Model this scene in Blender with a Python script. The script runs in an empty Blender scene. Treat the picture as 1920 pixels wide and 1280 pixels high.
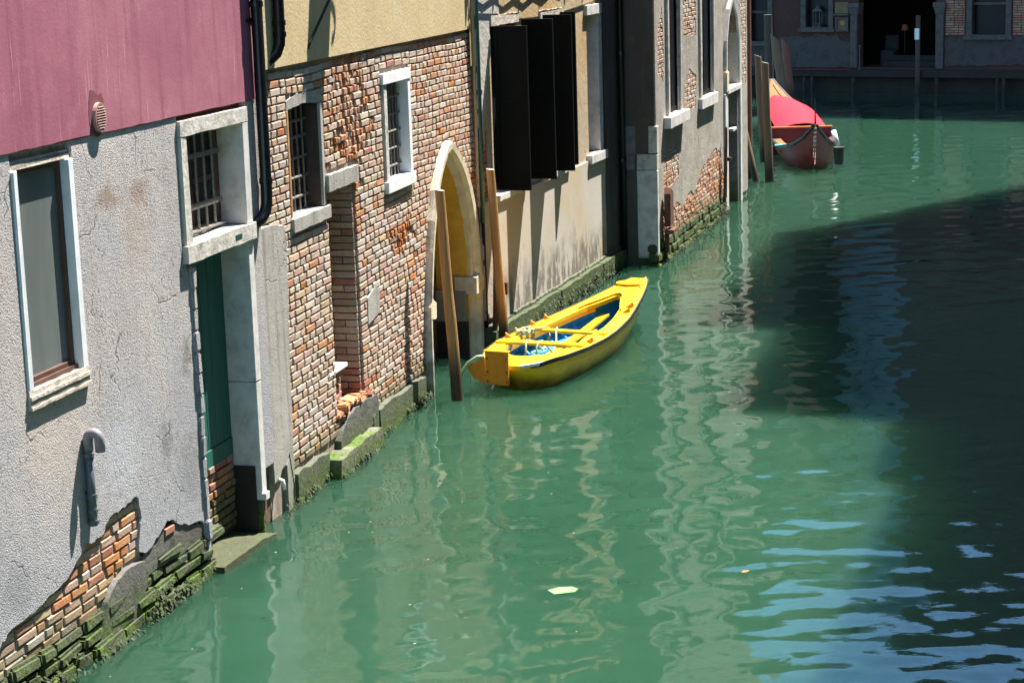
import bpy, bmesh, math, random
import numpy as np
from mathutils import Vector, Matrix
from mathutils.geometry import tessellate_polygon

R = math.radians
SC = bpy.context.scene
COL = SC.collection
random.seed(7)

# ---------------------------------------------------------------- camera
PITCH = math.atan(760 / 3700.0); ROLL = -math.atan(.031)
fwd = Vector((0, math.cos(PITCH), -math.sin(PITCH)))
up0 = Vector((0, math.sin(PITCH), math.cos(PITCH))); rt0 = Vector((1, 0, 0))
rt = rt0 * math.cos(ROLL) + up0 * math.sin(ROLL)
upv = up0 * math.cos(ROLL) - rt0 * math.sin(ROLL)
cam = bpy.data.cameras.new('camera'); camo = bpy.data.objects.new('camera', cam)
COL.objects.link(camo); SC.camera = camo
m = Matrix((rt, upv, -fwd)).transposed().to_4x4(); m.translation = Vector((0, 0, 5.0))
camo.matrix_world = m
cam.sensor_width = 36; cam.lens = 36 * 3700 / 1920.0
cam.clip_start = .1; cam.clip_end = 2000

# ---------------------------------------------------------------- world, sun, exposure
SUNV = Vector((.327, .322, .96)).normalized()
EL = math.asin(SUNV.z); AZ = math.atan2(SUNV.x, SUNV.y)
wd = bpy.data.worlds.new('World'); SC.world = wd; wd.use_nodes = True
wn = wd.node_tree.nodes; wl = wd.node_tree.links; wn.clear()
sky = wn.new('ShaderNodeTexSky'); sky.sky_type = 'NISHITA'; sky.sun_disc = False
sky.sun_elevation = EL; sky.sun_rotation = AZ; sky.air_density = 1.0; sky.dust_density = .0; sky.ozone_density = 1.2; sky.altitude = 2500
bg = wn.new('ShaderNodeBackground'); bg.inputs[1].default_value = .098
wo = wn.new('ShaderNodeOutputWorld'); tn = wn.new('ShaderNodeMix'); tn.data_type = 'RGBA'; tn.blend_type = 'MULTIPLY'; tn.inputs[0].default_value = 1.0; tn.inputs[7].default_value = (.74, 1.0, .98, 1)
wl.new(sky.outputs[0], tn.inputs[6]); wl.new(tn.outputs[2], bg.inputs[0]); wl.new(bg.outputs[0], wo.inputs[0])
sl = bpy.data.lights.new('sun', 'SUN'); sl.energy = 4.6; sl.angle = R(.53); sl.color = (1, .95, .87)
so = bpy.data.objects.new('sun', sl); COL.objects.link(so)
so.rotation_euler = (-SUNV).to_track_quat('-Z', 'Y').to_euler(); so.location = (20, 20, 60)
vs = SC.view_settings; vs.view_transform = 'Standard'; vs.look = 'None'; vs.gamma = 1; vs.use_curve_mapping = False
vs.exposure = 2.05

# ---------------------------------------------------------------- materials
class NT:
    def __init__(s, name, rough=.85, metal=0.0, spec=None):
        s.m = bpy.data.materials.new(name); s.m.use_nodes = True
        s.t = s.m.node_tree; s.b = s.t.nodes['Principled BSDF']
        s.b.inputs['Roughness'].default_value = rough; s.b.inputs['Metallic'].default_value = metal
        if spec is not None: s.b.inputs['Specular IOR Level'].default_value = spec
        s.g = s.t.nodes.new('ShaderNodeNewGeometry')
        s.pos = s.g.outputs['Position']
        s.nrm = None
    def n(s, t, **k):
        o = s.t.nodes.new(t)
        for a, v in k.items(): setattr(o, a, v)
        return o
    def put(s, sock, v):
        if hasattr(v, 'is_output'): s.t.links.new(v, sock)
        elif isinstance(v, (tuple, list)) and len(v) == 3 and sock.type == 'RGBA': sock.default_value = (*v, 1)
        else: sock.default_value = v
    def vec(s, sx=1, sy=1, sz=1, rot=0, src=None):
        o = s.n('ShaderNodeMapping'); s.put(o.inputs[0], src or s.pos)
        o.inputs['Scale'].default_value = (sx, sy, sz); o.inputs['Rotation'].default_value = (0, 0, rot); return o.outputs[0]
    def noise(s, scale=5, detail=4, rough=.55, vec=None, dist=0):
        o = s.n('ShaderNodeTexNoise'); s.put(o.inputs['Vector'], vec or s.pos)
        o.inputs['Scale'].default_value = scale; o.inputs['Detail'].default_value = detail
        o.inputs['Roughness'].default_value = rough; o.inputs['Distortion'].default_value = dist
        return o.outputs['Fac']
    def voro(s, scale=5, vec=None, feature='F1', out='Distance'):
        o = s.n('ShaderNodeTexVoronoi', feature=feature); s.put(o.inputs['Vector'], vec or s.pos)
        o.inputs['Scale'].default_value = scale; return o.outputs[out]
    def ramp(s, f, *st):
        o = s.n('ShaderNodeValToRGB'); s.put(o.inputs[0], f); e = o.color_ramp.elements
        while len(e) < len(st): e.new(.5)
        for i, (p, c) in enumerate(st):
            e[i].position = p; e[i].color = (*c, 1) if isinstance(c, tuple) else (c, c, c, 1)
        return o.outputs[0]
    def mix(s, f, a, b, mode='MIX'):
        o = s.n('ShaderNodeMix', data_type='RGBA', blend_type=mode)
        s.put(o.inputs[0], f); s.put(o.inputs[6], a); s.put(o.inputs[7], b); return o.outputs[2]
    def math(s, op, a, b=0.0, c=None):
        o = s.n('ShaderNodeMath', operation=op); s.put(o.inputs[0], a); s.put(o.inputs[1], b)
        if c is not None: s.put(o.inputs[2], c)
        return o.outputs[0]
    def z(s):
        o = s.n('ShaderNodeSeparateXYZ'); s.put(o.inputs[0], s.pos); return o.outputs[2]
    def zfac(s, z0, z1, wob=.0, ns=3):
        z = s.z()
        if wob: z = s.math('ADD', z, s.math('MULTIPLY', s.math('SUBTRACT', s.noise(ns, 4), .5), wob))
        o = s.n('ShaderNodeMapRange', clamp=True); s.put(o.inputs[0], z)
        o.inputs[1].default_value = z0; o.inputs[2].default_value = z1; o.inputs[3].default_value = 0; o.inputs[4].default_value = 1
        return o.outputs[0]
    def bump(s, h, st=.5, d=.01):
        o = s.n('ShaderNodeBump'); o.inputs['Strength'].default_value = st; o.inputs['Distance'].default_value = d
        s.put(o.inputs['Height'], h)
        if s.nrm: s.t.links.new(s.nrm, o.inputs['Normal'])
        s.nrm = o.outputs[0]; s.t.links.new(s.nrm, s.b.inputs['Normal'])
    def col(s, c): s.put(s.b.inputs['Base Color'], c); return s.m
    def rgh(s, r): s.put(s.b.inputs['Roughness'], r)

M = {}
def thr(nt, f, a, b): return nt.ramp(f, (a, 0.0), (b, 1.0))

def simple(name, c, rough=.6, metal=0., var=.25, scale=8, bs=.15, bd=.004, spec=None):
    t = NT(name, rough, metal, spec)
    n = t.noise(scale, 5, .6)
    c2 = tuple(x * (1 - var) for x in c); c3 = tuple(min(1, x * (1 + var * .5)) for x in c)
    t.bump(t.noise(scale * 8, 4), bs, bd)
    M[name] = t.col(t.ramp(n, (.3, c2), (.7, c3))); return M[name]

def plaster(name, cols, grit=95, gs=.7, gd=.006, streak=None, stains=(.2, .17, .15), stain_amt=.35, low=None, lowz=(.3, 1.0), big=1.1, drips=None, lump=.35, pits=0, pebble=0, spots=()):
    t = NT(name, .92, spec=.25)
    c = t.ramp(t.noise(big, 6, .62), (.3, cols[0]), (.52, cols[1]), (.72, cols[2]))
    if streak:
        s = t.noise(1.0, 5, .6, t.vec(9, 9, .55))
        c = t.mix(t.math('MULTIPLY', thr(t, s, .5, .75), .75), c, streak)
    s = thr(t, t.noise(3.2, 8, .72), .58, .74)
    c = t.mix(t.math('MULTIPLY', s, stain_amt), c, stains)
    if low:
        f = t.math('SUBTRACT', 1.0, t.zfac(lowz[0], lowz[1], .9, 2.2))
        c = t.mix(t.math('MULTIPLY', f, low[1]), c, low[0])
    if drips:
        d = thr(t, t.noise(1.0, 2, .5, t.vec(42, 42, 1.1)), .655, .70)
        d = t.math('MULTIPLY', d, thr(t, t.noise(.8, 2), .42, .56))
        c = t.mix(t.math('MULTIPLY', d, .75), c, drips)
    g = t.math('ADD', t.noise(grit, 3, .6), t.math('MULTIPLY', t.voro(grit * .7), .7))
    c = t.mix(t.math('MULTIPLY', thr(t, g, .35, .95), .22), c, (.1, .09, .085))
    if pebble:
        pv = t.voro(pebble, t.vec(1, 1, 1, 0), 'SMOOTH_F1'); pv2 = t.noise(pebble * .8, 4, .7)
        c = t.mix(t.math('MULTIPLY', thr(t, t.math('ADD', pv, t.math('MULTIPLY', pv2, .5)), .62, .86), .42), c, (.15, .14, .14))
        t.bump(t.math('MULTIPLY', pv, -1.0), .55, .009); t.bump(pv2, .3, .014)
    t.bump(t.noise(7, 5), lump, .03)
    t.bump(g, gs, gd)
    for P, rad, flat, sc, amt in spots:
        dv = t.n('ShaderNodeVectorMath', operation='SUBTRACT'); t.put(dv.inputs[0], t.pos); dv.inputs[1].default_value = P
        dl = t.n('ShaderNodeVectorMath', operation='LENGTH'); t.put(dl.inputs[0], t.vec(1, 1, flat, 0, dv.outputs[0]))
        f = t.ramp(t.math('ADD', t.math('DIVIDE', dl.outputs['Value'], rad), t.math('MULTIPLY', t.math('SUBTRACT', t.noise(13, 8, .8), .5), 3.4)), (.25, 1.0), (.8, 0.0))
        c = t.mix(t.math('MULTIPLY', f, amt), c, sc)
    if pits:
        pm = t.math('MULTIPLY', thr(t, t.noise(26, 6, .75), .565, .64), thr(t, t.noise(1.7, 5, .7), .44, .62))
        wv = t.n('ShaderNodeVectorMath', operation='ADD'); t.put(wv.inputs[0], t.pos)
        wn_ = t.n('ShaderNodeTexNoise'); t.put(wn_.inputs['Vector'], t.pos); wn_.inputs['Scale'].default_value = 2.5; wn_.inputs['Detail'].default_value = 6
        ws = t.n('ShaderNodeVectorMath', operation='SCALE'); t.put(ws.inputs[0], wn_.outputs['Color']); ws.inputs[3].default_value = .5
        t.put(wv.inputs[1], ws.outputs[0])
        ed = t.voro(1.15, wv.outputs[0], 'DISTANCE_TO_EDGE')
        ck = t.math('MULTIPLY', t.math('SUBTRACT', 1.0, thr(t, ed, .003, .009)), thr(t, t.noise(1.7, 3), .54, .58))
        pm = t.math('MAXIMUM', pm, ck)
        c = t.mix(t.math('MULTIPLY', pm, pits), c, (.10, .09, .09))
        t.bump(t.math('SUBTRACT', 1.0, pm), .6, .008)
    M[name] = t.col(c); return M[name]

def W1P(u, z): return (-3.17 + .277 * u, 13.09 + .961 * u, z)
plaster('grey_cement', ((.42, .41, .43), (.50, .465, .455), (.56, .49, .45)), 150, .75, .0045, (.40, .36, .34), (.25, .205, .18), .62, ((.36, .375, .425), .8), (.3, 2.3), big=1.6, lump=.22, pits=.75, pebble=100,
        spots=((W1P(1.08, 3.24), .30, 2.2, (.24, .16, .115), .75), (W1P(1.55, 3.22), .28, 2.0, (.23, .15, .11), .75), (W1P(1.5, 2.95), .35, .8, (.33, .27, .23), .6), (W1P(2.05, 1.55), .42, .8, (.27, .27, .29), .6),
               (W1P(2.2, 1.85), .13, .6, (.15, .14, .13), .8), (W1P(-.6, .85), .35, 1.2, (.22, .22, .235), .7), (W1P(.1, 1.75), .7, .8, (.46, .39, .345), .7), (W1P(1.0, 1.35), .5, 1.0, (.42, .43, .47), .6), (W1P(.9, 3.66), .9, 9, (.50, .47, .44), .6), (W1P(-.75, 3.0), .5, .6, (.44, .36, .31), .6), (W1P(2.15, .95), .40, .8, (.20, .20, .21), .7), (W1P(1.75, 1.25), .16, .5, (.17, .17, .17), .7), (W1P(-.9, 1.2), .35, .8, (.25, .25, .26), .6), (W1P(1.2, 2.3), .25, .7, (.34, .31, .29), .5), (W1P(-.7, 3.45), .15, 1.0, (.42, .22, .15), .6)))
plaster('pink_paint', ((.28, .072, .12), (.35, .105, .155), (.43, .155, .205)), 60, .2, .003, (.22, .045, .085), (.48, .22, .26), .45, drips=(.55, .38, .42), big=.9, lump=.06)
plaster('yellow_paint', ((.50, .38, .19), (.55, .43, .23), (.60, .49, .29)), 40, .3, .006, (.45, .37, .22), (.38, .30, .17), .25, lump=.08)
plaster('ochre_paint', ((.48, .30, .12), (.50, .37, .20), (.50, .42, .30)), 40, .3, .006, (.50, .29, .09), (.34, .27, .2), .35, ((.44, .40, .35), .8), (1.2, 3.4))
plaster('pale_plaster', ((.44, .41, .36), (.48, .46, .42), (.52, .50, .47)), 30, .35, .01, None, (.36, .33, .28), .3)
t = NT('plinth_plaster', .9, spec=.25)
c = t.ramp(t.noise(1.0, 5), (.3, (.48, .37, .22)), (.5, (.47, .42, .35)), (.7, (.50, .46, .41)))
g = thr(t, t.noise(1.0, 7, .72, t.vec(6, 6, 2.2)), .44, .54)
f = t.math('SUBTRACT', 1.0, t.zfac(.55, .95, .9, 2.6))
c = t.mix(t.math('MULTIPLY', g, t.math('MULTIPLY', f, .85)), c, (.13, .11, .09))
g2 = thr(t, t.noise(1.0, 5, .7, t.vec(11, 11, 2.2)), .64, .7)
c = t.mix(t.math('MULTIPLY', g2, .6), c, (.15, .13, .11))
t.bump(t.noise(25, 5), .3, .006); M['plinth_plaster'] = t.col(c)
plaster('grey_render', ((.30, .27, .22), (.38, .35, .30), (.46, .43, .38)), 70, .75, .008, None, (.15, .13, .11), .6, big=2.2, lump=.35, pits=.8)
plaster('pier_render', ((.30, .28, .24), (.38, .36, .33), (.45, .43, .39)), 90, .45, .006, (.16, .14, .11), (.18, .17, .12), .5, ((.24, .25, .17), .6), (.2, .9), lump=.2, pits=.6)
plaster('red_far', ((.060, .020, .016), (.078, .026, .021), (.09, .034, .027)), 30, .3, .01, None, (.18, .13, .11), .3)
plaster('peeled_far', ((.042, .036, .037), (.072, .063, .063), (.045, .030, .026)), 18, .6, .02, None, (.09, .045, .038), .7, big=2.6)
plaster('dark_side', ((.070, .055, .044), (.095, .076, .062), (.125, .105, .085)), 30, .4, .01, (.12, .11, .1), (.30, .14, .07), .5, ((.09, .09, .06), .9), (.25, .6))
plaster('distant_house', ((.40, .33, .25), (.46, .39, .31), (.5, .43, .35)), 10, .3, .02)
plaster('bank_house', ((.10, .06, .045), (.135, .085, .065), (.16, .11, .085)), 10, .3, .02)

def stone(name, base, dark, moss=0, z0=.05, z1=.5, bs=.5, bd=.015, top=0):
    t = NT(name, .8, spec=.35)
    c = t.ramp(t.noise(6, 7, .65), (.28, dark), (.5, base), (.75, tuple(min(.75, x * 1.18) for x in base)))
    c = t.mix(t.math('MULTIPLY', thr(t, t.noise(2.2, 6, .7, t.vec(3, 3, 1)), .55, .75), .5), c, dark)
    if moss:
        zf = t.math('SUBTRACT', 1.0, t.zfac(z0, z1, .35, 4))
        mo = thr(t, t.noise(7, 6, .7), .36, .54)
        mc = t.ramp(t.noise(30, 4), (.3, (.022, .040, .004)), (.6, (.085, .15, .008)), (.8, (.18, .26, .018)))
        c = t.mix(t.math('MULTIPLY', zf, .72), c, (.055, .055, .042))
        mf = t.math('MULTIPLY', zf, mo)
        if top:
            sx = t.n('ShaderNodeSeparateXYZ'); t.put(sx.inputs[0], t.g.outputs['True Normal'])
            mf = t.math('MAXIMUM', mf, t.math('MULTIPLY', t.math('MULTIPLY', thr(t, sx.outputs[2], .6, .9), thr(t, t.noise(3.5, 6, .7), .36, .52)), top))
        c = t.mix(t.math('MULTIPLY', mf, moss), c, mc)
    t.bump(t.noise(18, 8, .7), bs, bd); t.bump(t.noise(90, 4), .3, .004)
    M[name] = t.col(c); return M[name]
stone('limestone', (.56, .54, .51), (.36, .34, .31), 0, bs=.25, bd=.008)
stone('worn_limestone', (.50, .47, .42), (.20, .18, .15), .5, .05, .4, bs=.55, bd=.02)
stone('split_limestone', (.50, .44, .37), (.22, .18, .15), 0, bs=.8, bd=.03)
stone('white_marble', (.66, .67, .68), (.55, .56, .57), 0, bs=.08, bd=.003)
stone('foundation_stone', (.075, .073, .062), (.025, .025, .02), 1.0, .02, .62, bs=.9, bd=.04)
stone('foundation_render', (.115, .11, .10), (.04, .04, .034), .95, .02, .42, bs=.6, bd=.03)
stone('mossy_step', (.24, .22, .18), (.08, .075, .055), .95, .0, .35, bs=.8, bd=.03, top=1)
stone('cream_stone', (.60, .53, .40), (.42, .36, .25), 0, bs=.5, bd=.012)
stone('shade_stone', (.17, .165, .16), (.1, .095, .09), .6, .0, .55, bs=.3)
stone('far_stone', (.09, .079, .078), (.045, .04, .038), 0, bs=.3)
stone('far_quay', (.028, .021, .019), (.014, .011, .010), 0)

def brickmat(name, src):
    t = NT(name, .9, spec=.2)
    a = t.n('ShaderNodeAttribute', attribute_type=src, attribute_name='tint')
    c = a.outputs['Color']
    n = t.noise(34, 6, .7)
    c = t.mix(t.math('MULTIPLY', thr(t, t.noise(1.3, 6, .7), .42, .66), .5), c, (.43, .315, .24))
    c = t.mix(t.math('MULTIPLY', thr(t, n, .52, .70), .45), c, (.20, .12, .085))
    c = t.mix(t.math('MULTIPLY', thr(t, t.noise(21, 5, .7), .56, .72), .5), c, (.55, .50, .45))
    zf = t.math('SUBTRACT', 1.0, t.zfac(.28, .55, .3, 3))
    mc = t.ramp(t.noise(26, 4), (.3, (.04, .045, .02)), (.65, (.10, .11, .03)), (.8, (.2, .19, .08)))
    c = t.mix(t.math('MULTIPLY', zf, .8), c, mc)
    t.bump(t.noise(60, 6, .7), .55, .008)
    M[name] = t.col(c)
brickmat('brick', 'OBJECT'); brickmat('brick_joined', 'GEOMETRY')
simple('dark_reveal', (.06, .045, .038), .9, var=.5, scale=5, bs=.4, bd=.01)
simple('mortar', (.29, .235, .19), .95, var=.4, scale=9, bs=.5, bd=.02)
simple('old_brick_core', (.16, .085, .06), .95, var=.4, scale=9, bs=.6, bd=.02)
simple('black_pipe', (.008, .009, .011), .35, .0, spec=.5)
simple('green_pipe', (.02, .07, .06), .4)
simple('dark_shutter', (.0022, .0036, .0034), .6, var=.3, bs=.05, spec=.12)
simple('teal_shutter', (.05, .13, .14), .5)
t = NT('green_door', .5); gr = t.noise(1, 5, .6, t.vec(50, 50, 1.5))
t.bump(gr, .15, .004); M['green_door'] = t.col(t.ramp(gr, (.3, (.010, .085, .068)), (.7, (.018, .125, .098))))
simple('iron', (.025, .022, .02), .6, .5, var=.4, scale=30)
simple('light_iron', (.20, .19, .17), .55, .3, var=.5, scale=40)
simple('dark_room', (.012, .011, .010), .9)
simple('grey_pvc', (.10, .115, .135), .42, var=.12, scale=6, bs=.05)
simple('bend_pvc', (.20, .185, .205), .45, var=.1, scale=6, bs=.05)
simple('frame_wood', (.085, .04, .028), .55, var=.3)
simple('rust', (.12, .045, .025), .9, var=.5, scale=25, bs=.6, bd=.01)
simple('vent_metal', (.42, .26, .22), .5, .2)
simple('ochre_reveal', (.62, .36, .055), .85, var=.3, scale=2.2, bs=.3, bd=.01)
simple('roof_tile', (.28, .12, .07), .9, var=.4, scale=6)
t = NT('window_glass', .12, spec=.5); n = t.noise(1, 4, .6, t.vec(7, 7, 1.2))
sp = thr(t, t.voro(26), .04, .09)
M['window_glass'] = t.col(t.mix(t.math('MULTIPLY', t.math('SUBTRACT', 1, sp), .35), t.ramp(n, (.3, (.105, .12, .118)), (.7, (.135, .15, .145))), (.35, .35, .33)))
t.rgh(t.ramp(n, (.3, .3), (.7, .45)))
t = NT('far_glass', .35, spec=.12); M['far_glass'] = t.col((.010, .011, .015))
simple('black_rubber', (.02, .022, .022), .5)
t = NT('boat_yellow', .38, spec=.4)
n = t.noise(5, 6, .65)
c = t.ramp(n, (.3, (.74, .42, .008)), (.6, (.80, .50, .008)))
c = t.mix(t.math('MULTIPLY', thr(t, t.noise(38, 5, .7), .66, .72), .5), c, (.30, .16, .02))
f = t.math('SUBTRACT', 1.0, t.zfac(.07, .24, .22, 3))
c = t.mix(t.math('MULTIPLY', f, .86), c, (.03, .028, .012))
c = t.mix(t.math('MULTIPLY', thr(t, t.noise(1, 6, .7, t.vec(22, 22, 9)), .58, .66), .45), c, (.42, .26, .05))
c = t.mix(t.math('MULTIPLY', thr(t, t.noise(3.1, 5, .7), .45, .65), .4), c, (.70, .36, .012))
c = t.mix(t.math('MULTIPLY', thr(t, t.noise(55, 4, .7), .68, .72), .7), c, (.10, .06, .015))
t.bump(t.noise(30, 5), .12, .004); M['boat_yellow'] = t.col(c)
simple('boat_orange', (.60, .24, .01), .45, var=.18)
simple('boat_blue', (.03, .28, .52), .5, var=.3, scale=10)
simple('boat_rib', (.10, .36, .58), .5, var=.2)
simple('bright_scuff', (.62, .62, .58), .5)
simple('rope', (.42, .40, .22), .9, var=.4, scale=60, bs=.5, bd=.004)
simple('green_hose', (.30, .46, .26), .45, var=.2)
def wood(name, c1, c2, wetz=.35):
    t = NT(name, .7, spec=.35)
    g = t.noise(1.0, 6, .65, t.vec(45, 45, 1.3))
    c = t.ramp(g, (.3, c1), (.7, c2))
    f = t.math('SUBTRACT', 1.0, t.zfac(wetz - .2, wetz + .2, .2, 4))
    c = t.mix(t.math('MULTIPLY', f, .88), c, (.018, .016, .012))
    t.bump(g, .4, .01); M[name] = t.col(c)
wood('post_wood', (.30, .15, .055), (.48, .26, .10), .5)
wood('old_post_wood', (.13, .085, .055), (.22, .14, .09), .4)
wood('dark_post_wood', (.05, .035, .03), (.09, .06, .05), .4)
wood('red_post_wood', (.16, .05, .035), (.26, .10, .07), .4)
simple('cut_wood', (.45, .42, .36), .8, var=.2, scale=20)
simple('red_cloth', (.80, .028, .045), .85, var=.08, scale=3, bs=.1, bd=.01, spec=.1)
simple('gondola_maroon', (.22, .034, .028), .35, var=.3)
simple('gondola_red', (.55, .02, .018), .35, var=.2)
simple('gondola_orange', (.37, .10, .02), .45, var=.2)
simple('gondola_floor', (.36, .17, .11), .6, var=.2)
simple('purple_panel', (.10, .02, .05), .45, var=.4, scale=2)
simple('white_paint', (.75, .76, .76), .4, var=.05)
simple('pale_paper', (.15, .36, .11), .6, var=.15)
simple('orange_leaf', (.75, .22, .02), .6, var=.2)
simple('turquoise_rag', (.10, .48, .45), .8)
stone('wet_step', (.055, .043, .022), (.022, .018, .010), .35, .0, .3, bs=.8, bd=.03)
simple('chair_cover', (.03, .03, .034), .9)
plaster('added_blue_house', ((.25, .45, .60), (.30, .52, .66), (.35, .56, .70)), 10, .2, .01)
simple('low_black', (.014, .014, .011), .6, var=.5)  # near black for the lowest door and arch parts
simple('red_carpet', (.20, .025, .03), .9)
simple('weed', (.028, .045, .010), .8, var=.7, scale=9)
simple('picture_brown', (.16, .10, .05), .7)
simple('bronze', (.30, .17, .05), .5, .3)
t = NT('lamp_glow', .5); t.b.inputs['Emission Color'].default_value = (1, .33, .08, 1); t.b.inputs['Emission Strength'].default_value = .006
M['lamp_glow'] = t.col((.03, .012, .004))
simple('milky_glass', (.55, .52, .45), .3)

# water: turbid green body, ripples
t = NT('canal_water', .035, spec=.5)
t.b.inputs['IOR'].default_value = 1.48
t.m.node_tree.nodes['Principled BSDF'].subsurface_method = 'BURLEY'
t.b.inputs['Subsurface Weight'].default_value = 1.0; t.b.inputs['Subsurface Radius'].default_value = (.7, 1.0, .8); t.b.inputs['Subsurface Scale'].default_value = 2.0
c = t.ramp(t.noise(.35, 3), (.3, (.0150, .047, .0275)), (.7, (.0178, .054, .0315)))
v1 = t.vec(1, 1, 1, R(20))
h = t.noise(4.5, 3, .5, t.vec(.8, 1.25, 1, R(-12)), .3)
t.bump(h, .09, .02)
t.bump(t.noise(11, 3, .55, t.vec(.8, 1.2, 1, R(15)), .2), .05, .008)
M['canal_water'] = t.col(c)

# ---------------------------------------------------------------- mesh tools
class MB:
    def __init__(s): s.v = []; s.f = []; s.tint = []
    def add(s, vs, fs, tint=None):
        k = len(s.v); s.v += [tuple(p) for p in vs]; s.f += [tuple(i + k for i in f) for f in fs]
        s.tint += [tint] * len(fs); return s
    def box(s, u0, u1, o0, o1, z0, z1, j=0):
        q = lambda: random.uniform(-j, j) if j else 0
        vs = [(u + q(), o + q(), z + q()) for z in (z0, z1) for o in (o0, o1) for u in (u0, u1)]
        return s.add(vs, [(0, 1, 3, 2), (4, 6, 7, 5), (0, 4, 5, 1), (2, 3, 7, 6), (0, 2, 6, 4), (1, 5, 7, 3)])
    def slab(s, loops, o0, o1, plane='uz'):
        pts = [p for l in loops for p in l]
        tris = tessellate_polygon([[Vector((a, b, 0)) for a, b in l] for l in loops])
        n = len(pts)
        mk = (lambda a, b, o: (a, o, b)) if plane == 'uz' else (lambda a, b, o: (a, b, o))
        vs = [mk(a, b, o0) for a, b in pts] + [mk(a, b, o1) for a, b in pts]
        fs = [tuple(t) for t in tris] + [tuple(i + n for i in reversed(t)) for t in tris]
        k = 0
        for l in loops:
            L = len(l)
            for i in range(L):
                a, b = k + i, k + (i + 1) % L
                fs.append((a, b, b + n, a + n))
            k += L
        return s.add(vs, fs)
    def tube(s, pts, r, seg=10, cap=True):
        pts = [Vector(p) for p in pts]; rs = r if isinstance(r, (list, tuple)) else [r] * len(pts)
        vs = []; fs = []; up = Vector((0, 0, 1)); prev = None
        for i, p in enumerate(pts):
            d = (pts[min(i + 1, len(pts) - 1)] - pts[max(i - 1, 0)]).normalized()
            a = prev if prev else (up if abs(d.z) < .9 else Vector((1, 0, 0)))
            x = (a - d * a.dot(d)).normalized(); y = d.cross(x); prev = x
            for k in range(seg):
                w = 2 * math.pi * k / seg; vs.append(p + (x * math.cos(w) + y * math.sin(w)) * rs[i])
        for i in range(len(pts) - 1):
            for k in range(seg):
                a = i * seg + k; b = i * seg + (k + 1) % seg; fs.append((a, b, b + seg, a + seg))
        if cap:
            fs.append(tuple(range(seg))); fs.append(tuple(reversed(range(len(vs) - seg, len(vs)))))
        return s.add(vs, fs)
    def loft(s, rows, close=False):
        n = len(rows[0]); vs = [p for r in rows for p in r]; fs = []
        for i in range(len(rows) - 1):
            for k in range(n if close else n - 1):
                a = i * n + k; b = i * n + (k + 1) % n; fs.append((a, b, b + n, a + n))
        return s.add(vs, fs)
    def mesh(s, name, mat, wall=True, smooth=False, bevel=0, seg=1):
        me = bpy.data.meshes.new(name)
        vs = [(a, -o, z) for a, o, z in s.v] if wall else s.v
        me.from_pydata(vs, [], s.f)
        if any(x is not None for x in s.tint):
            at = me.attributes.new('tint', 'FLOAT_COLOR', 'FACE')
            at.data.foreach_set('color', [c for x in s.tint for c in (*(x or (.3, .2, .15)), 1)])
        bm = bmesh.new(); bm.from_mesh(me)
        bmesh.ops.recalc_face_normals(bm, faces=bm.faces)
        if bevel:
            es = [e for e in bm.edges if len(e.link_faces) == 2 and e.calc_face_angle(0) > .6]
            bmesh.ops.bevel(bm, geom=es, offset=bevel, segments=seg, affect='EDGES', clamp_overlap=True)
        bm.to_mesh(me); bm.free()
        if smooth: me.polygons.foreach_set('use_smooth', [True] * len(me.polygons))
        me.materials.append(M[mat] if isinstance(mat, str) else mat); me.update()
        return me
    def build(s, name, mat, parent=None, **k):
        return link(name, s.mesh(name, mat, **k), parent)

def link(name, data, parent=None, loc=(0, 0, 0), rot=(0, 0, 0)):
    o = bpy.data.objects.new(name, data); COL.objects.link(o)
    o.location = loc; o.rotation_euler = rot
    if parent: o.parent = parent
    return o
def tag(o, label=None, cat=None, group=None, kind=None):
    if label: o['label'] = label
    if cat: o['category'] = cat
    if group: o['group'] = group
    if kind: o['kind'] = kind
    return o
def thing(name, label, cat, loc=(0, 0, 0), rz=0, group=None):
    return tag(link(name, None, None, loc, (0, 0, rz)), label, cat, group)

class Frame:
    def __init__(s, A, d):
        s.A = Vector((A[0], A[1], 0)); s.d = Vector((d[0], d[1], 0)).normalized(); s.n = Vector((s.d.y, -s.d.x, 0))
        s.rz = math.atan2(s.d.y, s.d.x)
    def P(s, u, o, z): return s.A + s.d * u + s.n * o + Vector((0, 0, z))
    def thing(s, name, label, cat, u=0, o=0, z=0, group=None):
        return thing(name, label, cat, s.P(u, o, z), s.rz, group)
F1 = Frame((-3.17, 13.09), (.277, .961)); F2 = Frame((-2.0, 17.38), (.247, .969))
F3 = Frame((-.03, 24.62), (.308, .951)); F4 = Frame((2.26, 29.7), (.284, .959))
FF = Frame((8.96, 62.33), (.8494, -.5278)); FG = Frame((-3.17, 13.09), (.304, .9527))

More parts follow.
